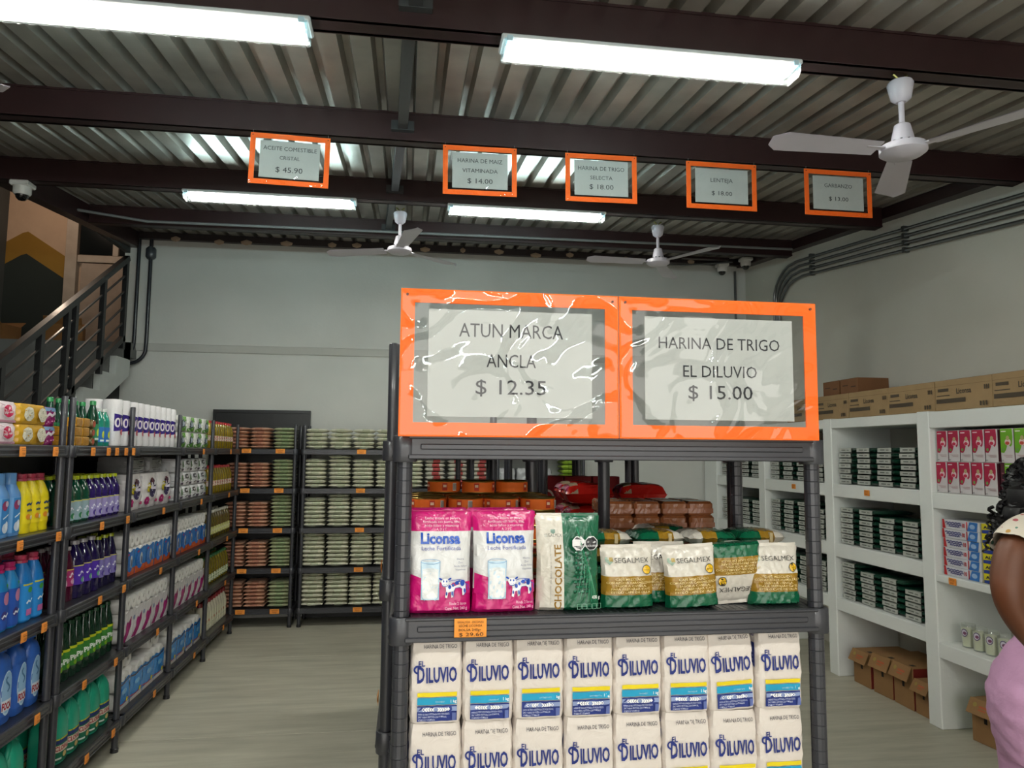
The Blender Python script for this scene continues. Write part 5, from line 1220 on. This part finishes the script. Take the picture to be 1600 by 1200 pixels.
for b_, (rng, ys, bn) in bays.items():
    for lv, cs in cnt[b_].items():
        base = SL[lv-1][1]
        for ci, n in enumerate(cs):
            for q in range(n):
                LBG[(ci+q+lv) % 3].put((3.435+random.uniform(-.006, .006), ys[ci]+random.uniform(-.0015, .0015), base+.0032+q*.0392), 'dark green bag, %s layer, %s stack from the back, %s compartment, %s' % (ORD[q], ORD[ci], {3: 'top', 2: 'middle', 1: 'lower'}[lv], bn), 'dark green legume bags in the white shelves', rz=RZR+random.uniform(-.012, .012))
# tall cartons, pink and lime
def tall_carton(c, dk):
    t = thing('milk_carton'); W, Dp, Hh = .088, .09, .188
    mb = MB(); mb.box(-W/2, W/2, -Dp/2, Dp/2, 0, Hh, mat('#cfcacb', 'card'), .0015); obj('carton_body', mb, t)
    A = Art('paper', .0004); A.poly([(-W*.49, Hh*.99), (W*.42, Hh*.99), (W*.46, Hh*.75), (W*.40, Hh*.52), (W*.28, Hh*.46), (W*.06, Hh*.55), (-W*.10, Hh*.36), (-W*.25, Hh*.28), (-W*.49, Hh*.30)], c)
    A.disc(W*.08, Hh*.60, W*.24, Hh*.10, '#e4c8cc', 16); A.disc(W*.08, Hh*.72, W*.13, Hh*.07, '#b8a878', 14); A.disc(W*.05, Hh*.57, W*.17, Hh*.05, dk, 14); A.disc(-W*.28, Hh*.38, W*.10, Hh*.05, '#6a9a4a', 12)
    A.strip(-W*.40, -W*.02, Hh*.90, Hh*.93, '#e8dcdc', 2, 1)
    for k in range(3): A.strip(-W*.3+k*W*.12, W*.42, Hh*(.215-k*.03), Hh*(.225-k*.03), '#b08a90', 2, 1)
    A.strip(-W*.42, -W*.25, Hh*.04, Hh*.08, '#9a9a9a', 2, 1); obj('front_print', A.build(flat_front(-Dp/2-.0003)), t)
    mb = MB(); mb.box(W/2, W/2+.0006, -Dp/2+.004, Dp/2-.004, .004, Hh-.004, mat('#4a0c20', 'card')); obj('side_print', mb, t)
    return Proto(t, 'carton')
TCP = tall_carton('#a81440', '#c02a4a'); TCG = tall_carton('#6aa81c', '#c04a3a')
for q in range(2):
    z = 1.4268+q*.1895
    off = .0 if q else .02
    for i in range(5): TCP.put((3.32, 4.14+off*.8-i*.0965-(q*0), z), 'white carton with crimson wave, %s from the far end, %s row' % (ORD[i], ('lower', 'upper')[q]), 'crimson milk cartons', rz=RZR)
    y0 = 4.14+off*.8-5*.0965-(.050 if not q else .015)
    for i in range(4): TCG.put((3.32, y0-i*.0965, z), 'white carton with lime wave, %s from the crimson ones, %s row' % (ORD[i], ('lower', 'upper')[q]), 'lime milk cartons', rz=RZR)
t = thing('milk_carton', 'dark maroon side of a carton turned between crimson and lime cartons', 'carton', (3.325, 3.683, 1.4268), RZR); mb = MB(); mb.box(-.02, .02, -.045, .045, 0, .188, mat('#4a0c20', 'card'), .0015); obj('carton_body', mb, t)
A = Art('paper', .0004); A.strip(-.012, .012, .01, .035, '#c8c0c0', 2, 1)
for k in range(6): A.strip(-.010+k*.0035, -.0085+k*.0035, .012, .033, '#222222', 1, 1)
for k in range(3): A.line([(-.008, .06+k*.035), (.008, .06+k*.035)], .006, '#8a4a58')
obj('front_print', A.build(flat_front(-.0452)), t)
# flat long boxes
t = thing('stock_box'); W, Dp, Hh = .30, .18, .0555
mb = MB(); mb.box(-W/2, W/2, -Dp/2, Dp/2, 0, Hh, mat('#cfd0d6', 'card'), .0015); obj('box_body', mb, t)
A = Art('paper', .0004); A.poly([(-W*.49, .001), (-W*.40, .001), (-W*.44, Hh-.001), (-W*.49, Hh-.001)], '#b01c22'); A.strip(W*.17, W*.20, .002, Hh-.002, '#b01c22', 1, 1); A.poly([(W*.19, .001), (W*.44, .001), (W*.47, Hh-.001), (W*.26, Hh-.001)], '#2f6fb8'); A.disc(W*.33, Hh*.5, .022, .014, '#9ab8dc', 12); A.text('10', W*.10, Hh*.32, .032, '#b01c28', width=.022, bold=.04)
for k, (a, b__) in enumerate(((-.40, .03), (-.36, .05), (-.30, .0))): A.line([((a+(b__-a)*q/10)*W, Hh*(.70-k*.19)+(.002 if q % 2 else -.002)) for q in range(11)], .0065, '#4a4a80')
obj('front_print', A.build(flat_front(-Dp/2-.0003)), t); SBX = Proto(t, 'box')
for q in range(6): SBX.put((3.375+random.uniform(-.004, .004), 4.035, 1.9285-1.0+q*.0562), 'long white and blue box with red end, %s from the bottom' % ORD[q], 'long white boxes in the near bay', rz=RZR+random.uniform(-.01, .01))
t = thing('foil_box'); W = .22; mb = MB(); mb.box(-W/2, W/2, -Dp/2, Dp/2, 0, Hh, mat('#d4c818', 'card'), .0015); obj('box_body', mb, t)
A = Art('paper', .0004); A.poly([(-W*.48, .002), (-W*.48, Hh*.34), (-W*.1, Hh*.45), (W*.1, .002)], '#20388a'); A.strip(-W*.1, W*.48, .002, Hh*.26, '#c8ccd4', 3, 1); A.text('ALUMINIO', 0, Hh*.52, .022, '#181a30', width=W*.84, bold=.04)
obj('front_print', A.build(flat_front(-Dp/2-.0003)), t); FB = Proto(t, 'box')
for q in range(6): FB.put((3.375, 3.76, .9285+q*.0562), 'yellow foil box, %s from the bottom of its stack' % ORD[q], 'yellow foil boxes in the near bay', rz=RZR)
# glasses of milk
t = thing('milk_glass'); gm = clear_mat('glass_clear', (.96, .97, .96), 1.0, .05, .05)
mb = MB(); mb.lathe([(.030, .001), (.036, .003), (.040, .135), (.0385, .137), (.034, .006), (.0, .006)], gm, 24); obj('glass', mb, t)
mb = MB(); mb.lathe([(.0, .008), (.0325, .008), (.0365, .110), (0, .110)], mat('#e3e6c8', 'plastic'), 24); obj('milk', mb, t)
A = Art('paper', .0004); A.disc(0, .088, .019, .023, '#5a4a70'); A.disc(0, .088, .015, .018, '#c9c4d0'); A.disc(.003, .086, .010, .009, '#7a4a6a'); obj('round_label', A.build(cyl_front(.0405)), t)
MGp = Proto(t, 'glass')
for i, y in enumerate((4.075, 3.985, 3.895, 3.80, 3.70)): MGp.put((3.34, y, .518), 'glass of pale milk with round purple label, %s from the far end' % ORD[i], 'glasses of milk', rz=RZR+.3+.1*i)
# cartons on top of the shelving
def top_carton(L_, hh, dp=.30):
    t = thing('cardboard_carton'); mb = MB(); c = mat('#a0855f', 'card')
    mb.box(-L_/2, L_/2, -dp/2, dp/2, 0, hh, c, .003); obj('carton_body', mb, t)
    A = Art('card', .0005); ink = '#4c4234'
    A.line([(-L_/2+.005, hh*.80), (L_/2-.005, hh*.80)], .002, '#7a6040'); A.text('Liconsa', L_*.03, hh*.52, hh*.24, ink, width=L_*.26, bold=.03)
    A.strip(-L_*.44, -L_*.24, hh*.62, hh*.72, ink, 2, 1); A.strip(-L_*.46, -L_*.22, hh*.47, hh*.50, ink, 2, 1); A.strip(-L_*.47, L_*.06, hh*.24, hh*.38, ink, 2, 1)
    for k in range(3): A.strip(L_*(.38+k*.035), L_*(.40+k*.035), hh*.58, hh*.72, ink, 1, 1); A.strip(L_*(.30+k*.05), L_*(.33+k*.05), hh*.08, hh*.22, ink, 1, 1)
    obj('front_print', A.build(flat_front(-dp/2-.0004)), t)
    mb = MB(); mb.box(-L_/2+.01, L_/2-.01, -.03, .03, hh+.0002, hh+.0008, mat('#b39a72', 'film')); obj('tape', mb, t)
    return Proto(t, 'carton')
TCN = top_carton(.455, .188)
edges = [3.755, 4.215, 4.690, 5.155, 5.60, 6.05, 6.50]
for i, y in enumerate([3.525, 3.985, 4.445, 4.905, 5.365, 5.825]): TCN.put((3.45, y, 1.9305), 'brown carton printed with dark bands on the white shelving, %s from the camera' % ORD[i], 'brown cartons on the white shelving', rz=RZR+random.uniform(-.012, .012))
for i, y in enumerate([3.065, 2.605, 2.145]): TCN.put((3.45, y, 1.9305), 'brown carton on the shelving beyond the right photo edge, %s outward' % ORD[i], 'brown cartons beyond the edge', rz=RZR)
t = thing('dark_carton'); mb = MB(); mb.box(-.11, .11, -.13, .13, 0, .115, mat('#7a5232', 'card'), .003); obj('carton_body', mb, t); A = Art('card', .0005); A.strip(-.08, -.01, .06, .068, '#4a3020', 2, 1); A.strip(.03, .09, .045, .055, '#4a3020', 2, 1); obj('front_print', A.build(flat_front(-.1304)), t)
DC = Proto(t, 'carton')
for i, y in enumerate((5.19, 5.43)): DC.put((3.47, y, 2.1195), 'small darker carton stacked above the brown row, the %s one' % ('right', 'left')[i], None, rz=RZR)
# open egg-style boxes on the floor
def floor_box(name='open_carton', c='#8f6b42', sidecol='#7a1c14'):
    t = thing(name); mb = MB(); m = mat(c, 'card'); W, Dp, Hh = .225, .36, .27
    mb.box(-W/2, W/2, -Dp/2, Dp/2, 0, Hh, m, .003); b0 = obj('carton_body', mb, t)
    mb = MB(); mb.box(-W/2-.0012, -W/2-.0002, -Dp/2+.004, Dp/2-.004, .004, Hh-.004, mat(sidecol, 'card')); mb.box(W/2+.0002, W/2+.0012, -Dp/2+.004, Dp/2-.004, .004, Hh-.004, mat(sidecol, 'card')); obj('side_print', mb, t)
    mb = MB(); mb.bar((0, -Dp/2-.004, Hh+.004), (0, -Dp/2-.045, Hh-.085), W*.96, .004, m); fl_ = obj('flap', mb, t)
    A = Art('card', .0004); A.disc(-.055, .012, .016, .014, '#9c8a44'); A.strip(-.02, .06, .0, .012, '#b0542c', 2, 1); A.strip(-.02, .04, -.018, -.010, '#b0542c', 2, 1)
    d = Vector((0, -.041, -.089)).normalized(); nn_ = Vector((0, -d.z*-1, d.y*-1)); nn_ = Vector((0, d.z, -d.y))
    c0 = Vector((0, -Dp/2-.0245, Hh-.0405))
    obj('flap_print', A.build(lambda u, v, o: c0+Vector((u, 0, 0))-d*v+nn_*(.003+o)), fl_)
    mb = MB(); mb.box(-.012, .012, -Dp/2-.0015, -Dp/2, .13, .17, mat('#120d08', 'card')); mb.box(.02, .06, -Dp/2+.03, -Dp/2+.06, Hh, Hh+.0012, mat('#120d08', 'card')); obj('slot', mb, t)
    return Proto(t, 'carton')
EB = floor_box()
for i, (y, rz, s_) in enumerate(((5.07, .0, .88), (4.84, .03, .97), (4.615, -.02, 1.0), (4.425, .0, .80))):
    EB.put((3.47, y, .001), 'brown carton with folded-out flap on the floor, %s from the back pillar' % ORD[i], 'flap cartons on the floor', rz=RZR+rz, sc=(.88 if i < 3 else .70, 1, s_))
EG = floor_box(sidecol='#6a7a24'); EG.put((3.50, 3.97, .001), 'brown carton with olive side, alone on the floor of the near bay', None, rz=RZR+.1, sc=(.85, 1, .9))
for (x, y, z, bn) in ((3.2385, 4.86, 1.385, 'second bay, upper slab'), (3.2385, 5.86, 1.385, 'third bay, upper slab'), (3.2385, 6.95, 1.385, 'fourth bay, upper slab'), (3.2385, 4.06, .905, 'near bay, below the long boxes')):
    price_tag((x, y, z), RZR, 'orange price tag stuck on the white shelving, '+bn, .06, .04)
# faint grey patch on the aisle floor
mb = MB(); mb.box(-.42, -.08, 3.72, 3.95, .0005, .0022, mat('#85878a', 'plaster')); tag(obj('floor_patch', mb), 'thin grey sheet on the aisle floor beside the island', 'sheet')

# ================================================================ PERSON at the right edge
pr = thing('person', 'woman with black curly hair, floral blouse and pink trousers at the right edge', 'person', (2.34, 2.5, 0))
PX, PYY = 2.34, 2.5
def skin_body(name, verts, edges, radii, mat_, root_i, sub=2, parent=None):
    me = bpy.data.meshes.new(name); me.from_pydata([Vector(v)-Vector((PX, PYY, 0)) for v in verts], edges, []); me.update()
    o = bpy.data.objects.new(name, me); COL.objects.link(o)
    sk = o.modifiers.new('s', 'SKIN'); sk.use_smooth_shade = True; sk.branch_smoothing = .6
    lay_ = me.skin_vertices[0] if me.skin_vertices else None
    if lay_ is None:
        bpy.context.view_layer.objects.active = o
        bpy.ops.mesh.customdata_skin_add(); lay_ = me.skin_vertices[0]
    for i, r in enumerate(radii):
        lay_.data[i].radius = r if isinstance(r, tuple) else (r, r); lay_.data[i].use_root = (i == root_i)
    sb = o.modifiers.new('u', 'SUBSURF'); sb.levels = sub; sb.render_levels = sub
    dg = bpy.context.evaluated_depsgraph_get(); m2 = bpy.data.meshes.new_from_object(o.evaluated_get(dg)); bpy.data.objects.remove(o)
    m2.materials.clear(); m2.materials.append(mat_)
    for p in m2.polygons: p.use_smooth = True; p.material_index = 0
    o2 = bpy.data.objects.new(name, m2); COL.objects.link(o2); o2.parent = parent; return o2
V = []; Ed = []; Rd = []
def nv(p, r, par=None):
    V.append(p); Rd.append(r)
    if par is not None: Ed.append((par, len(V)-1))
    return len(V)-1
hip = nv((2.36, 2.5, .84), (.11, .12)); wst = nv((2.45, 2.5, 1.04), (.075, .10), hip); chs = nv((2.44, 2.5, 1.22), (.10, .12), wst); nkb = nv((2.425, 2.5, 1.37), (.08, .10), chs)
nk = nv((2.43, 2.5, 1.43), .048, nkb); hd0 = nv((2.445, 2.5, 1.50), (.070, .075), nk); hd = nv((2.445, 2.5, 1.565), (.088, .080), hd0); hd2 = nv((2.435, 2.5, 1.60), .045, hd)
for s_ in (-1, 1):
    sh = nv((2.42 if s_ < 0 else 2.50, 2.5+s_*.13, 1.365), .055, nkb)
    if s_ < 0: el = (2.005, 2.275, 1.155); sh0 = (2.10, 2.31, 1.355); wr_ = (2.17, 2.28, .985); ha = (2.225, 2.285, .965)
    else: el = (2.36, 2.76, 1.10); sh0 = (2.38, 2.70, 1.34); wr_ = (2.56, 2.72, 1.02); ha = (2.63, 2.70, 1.03)
    if s_ < 0:
        w_ = nv((2.33, 2.40, 1.36), .06, sh)
        ARM = [((2.33, 2.39, 1.375), .056), ((2.23, 2.335, 1.385), .060), ((2.13, 2.305, 1.365), .062), ((2.07, 2.29, 1.32), .062), ((2.037, 2.28, 1.25), .060), ((2.020, 2.27, 1.20), .054), ((2.024, 2.265, 1.15), .047), ((2.058, 2.262, 1.09), .045), ((2.11, 2.265, 1.03), .040), ((2.17, 2.27, .982), .030), ((2.205, 2.272, .958), .026)]
        V2 = [(2.205, 2.272, .958), (2.235, 2.275, .94)]; R2 = [.026, (.022, .036)]; E2 = [(0, 1)]
        hp = Vector(V2[1]); dr_ = (hp-Vector(V2[0])).normalized(); sd = Vector((0, 1, 0)); dn = Vector((.1, 0, -1))
        def n2(p, r, par): V2.append(tuple(p)); R2.append(r); E2.append((par, len(V2)-1)); return len(V2)-1
        for q in range(4):
            b0_ = hp+dr_*.03+sd*(-.024+.016*q); L1 = (.030, .036, .034, .026)[q]
            k1 = n2(b0_, .0095, 1); k2 = n2(b0_+dr_*L1+dn*.006, .0088, k1); k3 = n2(b0_+dr_*L1*1.5+dn*.022, .0078, k2); n2(b0_+dr_*L1*1.6+dn*.038, .0065, k3)
        tb = n2(hp+sd*.030, .011, 1); tb2 = n2(hp+sd*.045+dr_*.028+dn*.01, .0095, tb); n2(hp+sd*.042+dr_*.05+dn*.02, .008, tb2)
        continue
    else:
        a1 = nv((2.58, 2.69, 1.28), .052, sh); e_ = nv((2.66, 2.72, 1.10), .041, a1); f1 = nv((2.72, 2.70, 1.06), .04, e_); w_ = nv((2.84, 2.66, 1.03), .025, f1); h_ = nv((2.89, 2.65, 1.03), .03, w_)
    hp = Vector(V[h_]); dr_ = (Vector(V[h_])-Vector(V[w_])).normalized(); sd = Vector((0, 1, 0)); dn = Vector((.1, 0, -1))
    for q in range(4):
        b0_ = hp+dr_*.03+sd*(-.024+.016*q); L1 = (.030, .036, .034, .026)[q]
        k1 = nv(tuple(b0_), .0095, h_); k2 = nv(tuple(b0_+dr_*L1+dn*.006), .0088, k1); k3 = nv(tuple(b0_+dr_*L1*1.5+dn*.022), .0078, k2); nv(tuple(b0_+dr_*L1*1.6+dn*.038), .0065, k3)
    tb = nv(tuple(hp-sd*.030*(1 if s_ > 0 else -1)+dr_*.0), .011, h_); tb2 = nv(tuple(hp-sd*.045*(1 if s_ > 0 else -1)+dr_*.028+dn*.01), .0095, tb); nv(tuple(hp-sd*.042*(1 if s_ > 0 else -1)+dr_*.05+dn*.02), .008, tb2)
for s_ in (-1, 1):
    th_ = nv((2.34, 2.5+s_*.075, .74), (.085, .085), hip); kn = nv((2.33, 2.5+s_*.09, .46), .058, th_); cf = nv((2.315, 2.5+s_*.09, .33), .056, kn); an = nv((2.31, 2.5+s_*.09, .09), .036, cf); ft = nv((2.36, 2.5+s_*.095, .042), .036, an); nv((2.46, 2.5+s_*.105, .030), .030, ft)
body = skin_body('body', V, Ed, Rd, mat('#633820', 'skin'), 0, 2, pr)
hand = skin_body('hand', V2, E2, R2, mat('#633820', 'skin'), 1, 2, pr)
import bmesh
ab = MB(); n_ = 6; pts_ = []; rs_ = []
for i in range(len(ARM)-1):          # Catmull-Rom along the arm
    P = [Vector(ARM[max(0, min(len(ARM)-1, i+k))][0]) for k in (-1, 0, 1, 2)]
    for q in range(n_):
        t_ = q/n_; pts_.append(.5*((2*P[1])+(P[2]-P[0])*t_+(2*P[0]-5*P[1]+4*P[2]-P[3])*t_*t_+(3*P[1]-P[0]-3*P[2]+P[3])*t_**3)-Vector((PX, PYY, 0))); rs_.append(ARM[i][1]*(1-t_)+ARM[i+1][1]*t_)
ab.tube(pts_, rs_, mat('#633820', 'skin'), 20)
am = ab.mesh('arm', False); bm = bmesh.new(); bm.from_mesh(body.data); bm.from_mesh(hand.data); bm.from_mesh(am); bm.to_mesh(body.data); bm.free()
for p in body.data.polygons: p.use_smooth = True
bpy.data.objects.remove(hand)
rp = lambda o: rel(o, pr)
# face
mb = MB()
mb.lathe([(0, -.018), (.010, -.010), (.012, .006), (0, .02)], mat('#633820', 'skin'), 10, (2.538, 2.5), z0=1.54); rp(obj('nose', mb, pr))
for s_ in (-1, 1):
    mb = MB(); mb.lathe([(0, -.010), (.010, -.004), (.011, .004), (0, .010)], mat('#e8e0d8', 'plastic'), 12, (2.520, 2.5+s_*.031), z0=1.562); rp(obj('eye', mb, pr))
    mb = MB(); mb.lathe([(0, -.028), (.008, -.018), (.012, 0), (.009, .02), (0, .028)], mat('#633820', 'skin'), 10, (2.440, 2.5+s_*.080), z0=1.55); rp(obj('ear', mb, pr))
mb = MB(); mb.tube([(2.520, 2.478, 1.508), (2.530, 2.5, 1.510), (2.520, 2.522, 1.508)], [.003, .006, .003], mat('#6a2a24', 'skin'), 8); rp(obj('mouth', mb, pr))
# trousers: lofted elliptical sections over hips, then two legs
m_pink = mat('#cf9fc4', 'cloth')
sec = [(1.045, 2.455, .088, .125), (1.00, 2.436, .108, .135), (.94, 2.392, .130, .150), (.87, 2.352, .150, .165), (.79, 2.328, .165, .172), (.70, 2.322, .160, .168), (.62, 2.325, .146, .165), (.55, 2.330, .130, .160)]
mb = MB()
def tr(u, v):
    f = v*(len(sec)-1); i = min(int(f), len(sec)-2); q = f-i; a = [sec[i][k]*(1-q)+sec[i+1][k]*q for k in range(4)]
    an = 2*PI*u; c, s_ = math.cos(an), math.sin(an); fold = .0035*math.sin(z_(v)*90+3*math.sin(an*2))*max(0, -c)+.004*math.sin(an*5+v*4)*v
    rx_ = a[2]+fold
    back = 1.0+.03*max(0, -c)*math.sin(PI*min(1, max(0, (1.0-a[0])/.4)))
    return (a[1]+rx_*c, 2.5+(a[3]+fold)*s_, a[0])
def z_(v): return sec[0][0]+(sec[-1][0]-sec[0][0])*v
mb.grid(tr, 40, 28, m_pink)
for s_ in (-1, 1):
    lg = [(.60, 2.33, .105), (.46, 2.34, .095), (.30, 2.325, .090), (.12, 2.315, .085)]
    def leg(u, v, s_=s_):
        f = v*3; i = min(int(f), 2); q = f-i; a = [lg[i][k]*(1-q)+lg[i+1][k]*q for k in range(3)]; an = 2*PI*u
        r = a[2]+.003*math.sin(an*4+v*9); return (a[1]+r*math.cos(an), 2.5+s_*.085+r*.9*math.sin(an), a[0])
    mb.grid(leg, 24, 10, m_pink)
rp(obj('trousers', mb, pr))
mb = MB()
for s_ in (-1, 1): mb.box(2.25, 2.50, 2.5+s_*.10-.045, 2.5+s_*.10+.045, 0.001, .06, mat('#e0dcd8', 'plastic'), .02)
rp(obj('shoes', mb, pr))
# blouse
m_bl = bpy.data.materials.new('floral_cloth'); m_bl.use_nodes = True; nt = m_bl.node_tree; N = nt.nodes; L = nt.links; b = N['Principled BSDF']; b.inputs['Roughness'].default_value = .85
tc = N.new('ShaderNodeTexCoord'); vo = N.new('ShaderNodeTexVoronoi'); vo.inputs['Scale'].default_value = 26; L.new(tc.outputs['Object'], vo.inputs['Vector'])
nzz = N.new('ShaderNodeTexNoise'); nzz.inputs['Scale'].default_value = 30; L.new(tc.outputs['Object'], nzz.inputs['Vector'])
ad = N.new('ShaderNodeMath'); ad.operation = 'MULTIPLY_ADD'; ad.inputs[1].default_value = .5; L.new(nzz.outputs[0], ad.inputs[0]); L.new(vo.outputs['Distance'], ad.inputs[2])
cr = N.new('ShaderNodeValToRGB'); cr.color_ramp.interpolation = 'CONSTANT'; cr.color_ramp.elements[0].color = (0, 0, 0, 1); cr.color_ramp.elements[1].position = .47; cr.color_ramp.elements[1].color = (1, 1, 1, 1); L.new(ad.outputs[0], cr.inputs[0])
c2 = N.new('ShaderNodeValToRGB'); c2.color_ramp.interpolation = 'CONSTANT'; c2.color_ramp.elements[0].color = (*lin('#b05a60'), 1); c2.color_ramp.elements[1].position = .4; c2.color_ramp.elements[1].color = (*lin('#5a8a78'), 1); e3 = c2.color_ramp.elements.new(.7); e3.color = (*lin('#c89a50'), 1)
sx_ = N.new('ShaderNodeSeparateColor'); L.new(vo.outputs['Color'], sx_.inputs[0]); L.new(sx_.outputs[0], c2.inputs[0])
mxx = N.new('ShaderNodeMix'); mxx.data_type = 'RGBA'; mxx.inputs[7].default_value = (*lin('#d8cfc0'), 1); L.new(cr.outputs[0], mxx.inputs[0]); L.new(c2.outputs[0], mxx.inputs[6]); L.new(mxx.outputs[2], b.inputs['Base Color'])
bs = [(1.425, 2.435, .062, .070), (1.39, 2.44, .095, .145), (1.34, 2.45, .12, .165), (1.24, 2.455, .135, .160), (1.12, 2.455, .130, .140), (1.03, 2.455, .110, .138), (.985, 2.435, .118, .145)]
def blouse(u, v):
    f = v*(len(bs)-1); i = min(int(f), len(bs)-2); q = f-i; a = [bs[i][k]*(1-q)+bs[i+1][k]*q for k in range(4)]; an = 2*PI*u
    fo = .006*math.sin(an*7+v*5)*v; return (a[1]+(a[2]+fo)*math.cos(an), 2.5+(a[3]+fo)*math.sin(an), a[0])
mb = MB(); mb.grid(blouse, 40, 24, m_bl)
def sleeve(pA, pB, rA, rB, n_=20, fl=.006):
    pA = Vector(pA); pB = Vector(pB); t = (pB-pA).normalized(); a = t.cross(Vector((0, 0, 1))).normalized(); bb = a.cross(t)
    def f(u, v):
        an = 2*PI*u; r = rA+(rB-rA)*v+fl*math.sin(an*6)*v; p = pA+(pB-pA)*v; sag = Vector((0, 0, -.0)); return p+(a*math.cos(an)+bb*math.sin(an))*r+sag
    mb.grid(f, n_, 8, m_bl)
AP = [p+Vector((PX, PYY, 0)) for p in pts_[:int(n_*3.1)]]
def slv(u, v):
    k = v*(len(AP)-1); i = min(int(k), len(AP)-2); c_ = AP[i].lerp(AP[i+1], k-i); t_ = (AP[i+1]-AP[i]).normalized(); a_ = t_.cross(Vector((0, 1, 0))).normalized(); b_ = t_.cross(a_)
    an = 2*PI*u; r = .074+.012*v+(.006*math.sin(an*6)+.004*math.sin(an*3))*v; return c_+(a_*math.cos(an)+b_*math.sin(an))*r
mb.grid(slv, 36, 20, m_bl)
sleeve((2.48, 2.60, 1.36), (2.60, 2.695, 1.24), .08, .08)
rp(obj('blouse', mb, pr))
# curly hair
mb = MB(); mh = mat('#08070a', 'hair'); rh = random.Random(11)
mb.lathe([(0, -.10), (.075, -.075), (.098, -.02), (.102, .03), (.085, .075), (.045, .10), (0, .108)], mh, 20, (2.405, 2.5), z0=1.555)
mb.lathe([(.05, -.14), (.09, -.10), (.10, 0), (.09, .08), (.0, .12)], mh, 16, (2.345, 2.475), z0=1.475)
def curl(p, L_, r, turns, lean):
    pts = []
    for k in range(int(turns*7)+1):
        a = 2*PI*k/7; s_ = k/(turns*7); pts.append((p[0]+r*math.cos(a)*(1-.3*s_)+lean[0]*s_, p[1]+r*math.sin(a)*(1-.3*s_)+lean[1]*s_, p[2]-L_*s_))
    mb.tube(pts, [.0065*(1-.45*k/len(pts)) for k in range(len(pts))], mh, 4)
for k in range(330):
    th_ = rh.uniform(0, 2*PI); ph = rh.uniform(.05, 1.9); rr_ = rh.uniform(.085, .118)
    dx_, dy_, dz_ = math.sin(ph)*math.cos(th_), math.sin(ph)*math.sin(th_), math.cos(ph)
    if dx_ > .55 and dz_ < .45: continue
    p = (2.400+dx_*rr_, 2.5+dy_*rr_, 1.56+dz_*rr_*.9)
    curl(p, rh.uniform(.05, .10), rh.uniform(.008, .014), rh.uniform(2, 3.5), (dx_*.02-.01, dy_*.02))
for k in range(260):
    s_ = rh.random(); y = rh.uniform(2.34, 2.58); x0 = 2.36-.20*s_-rh.random()*.045+(.06 if y > 2.5 else 0); z = 1.60-.21*s_+rh.uniform(-.04, .05)
    curl((x0+.02, y, z), rh.uniform(.05, .09), rh.uniform(.007, .014), rh.uniform(2, 4), (rh.uniform(-.02, .01), rh.uniform(-.01, .01)))
mb.lathe([(0, -.10), (.05, -.07), (.085, 0), (.07, .07), (.0, .1)], mh, 14, (2.285, 2.45), z0=1.46)
mb.lathe([(0, -.07), (.04, -.05), (.058, 0), (.045, .05), (.0, .07)], mh, 12, (2.215, 2.43), z0=1.415)
rp(obj('hair', mb, pr))

for o in bpy.data.objects:
    if o.type == 'MESH' and not o.data.materials: o.data.materials.append(mat('#777777', 'plastic'))
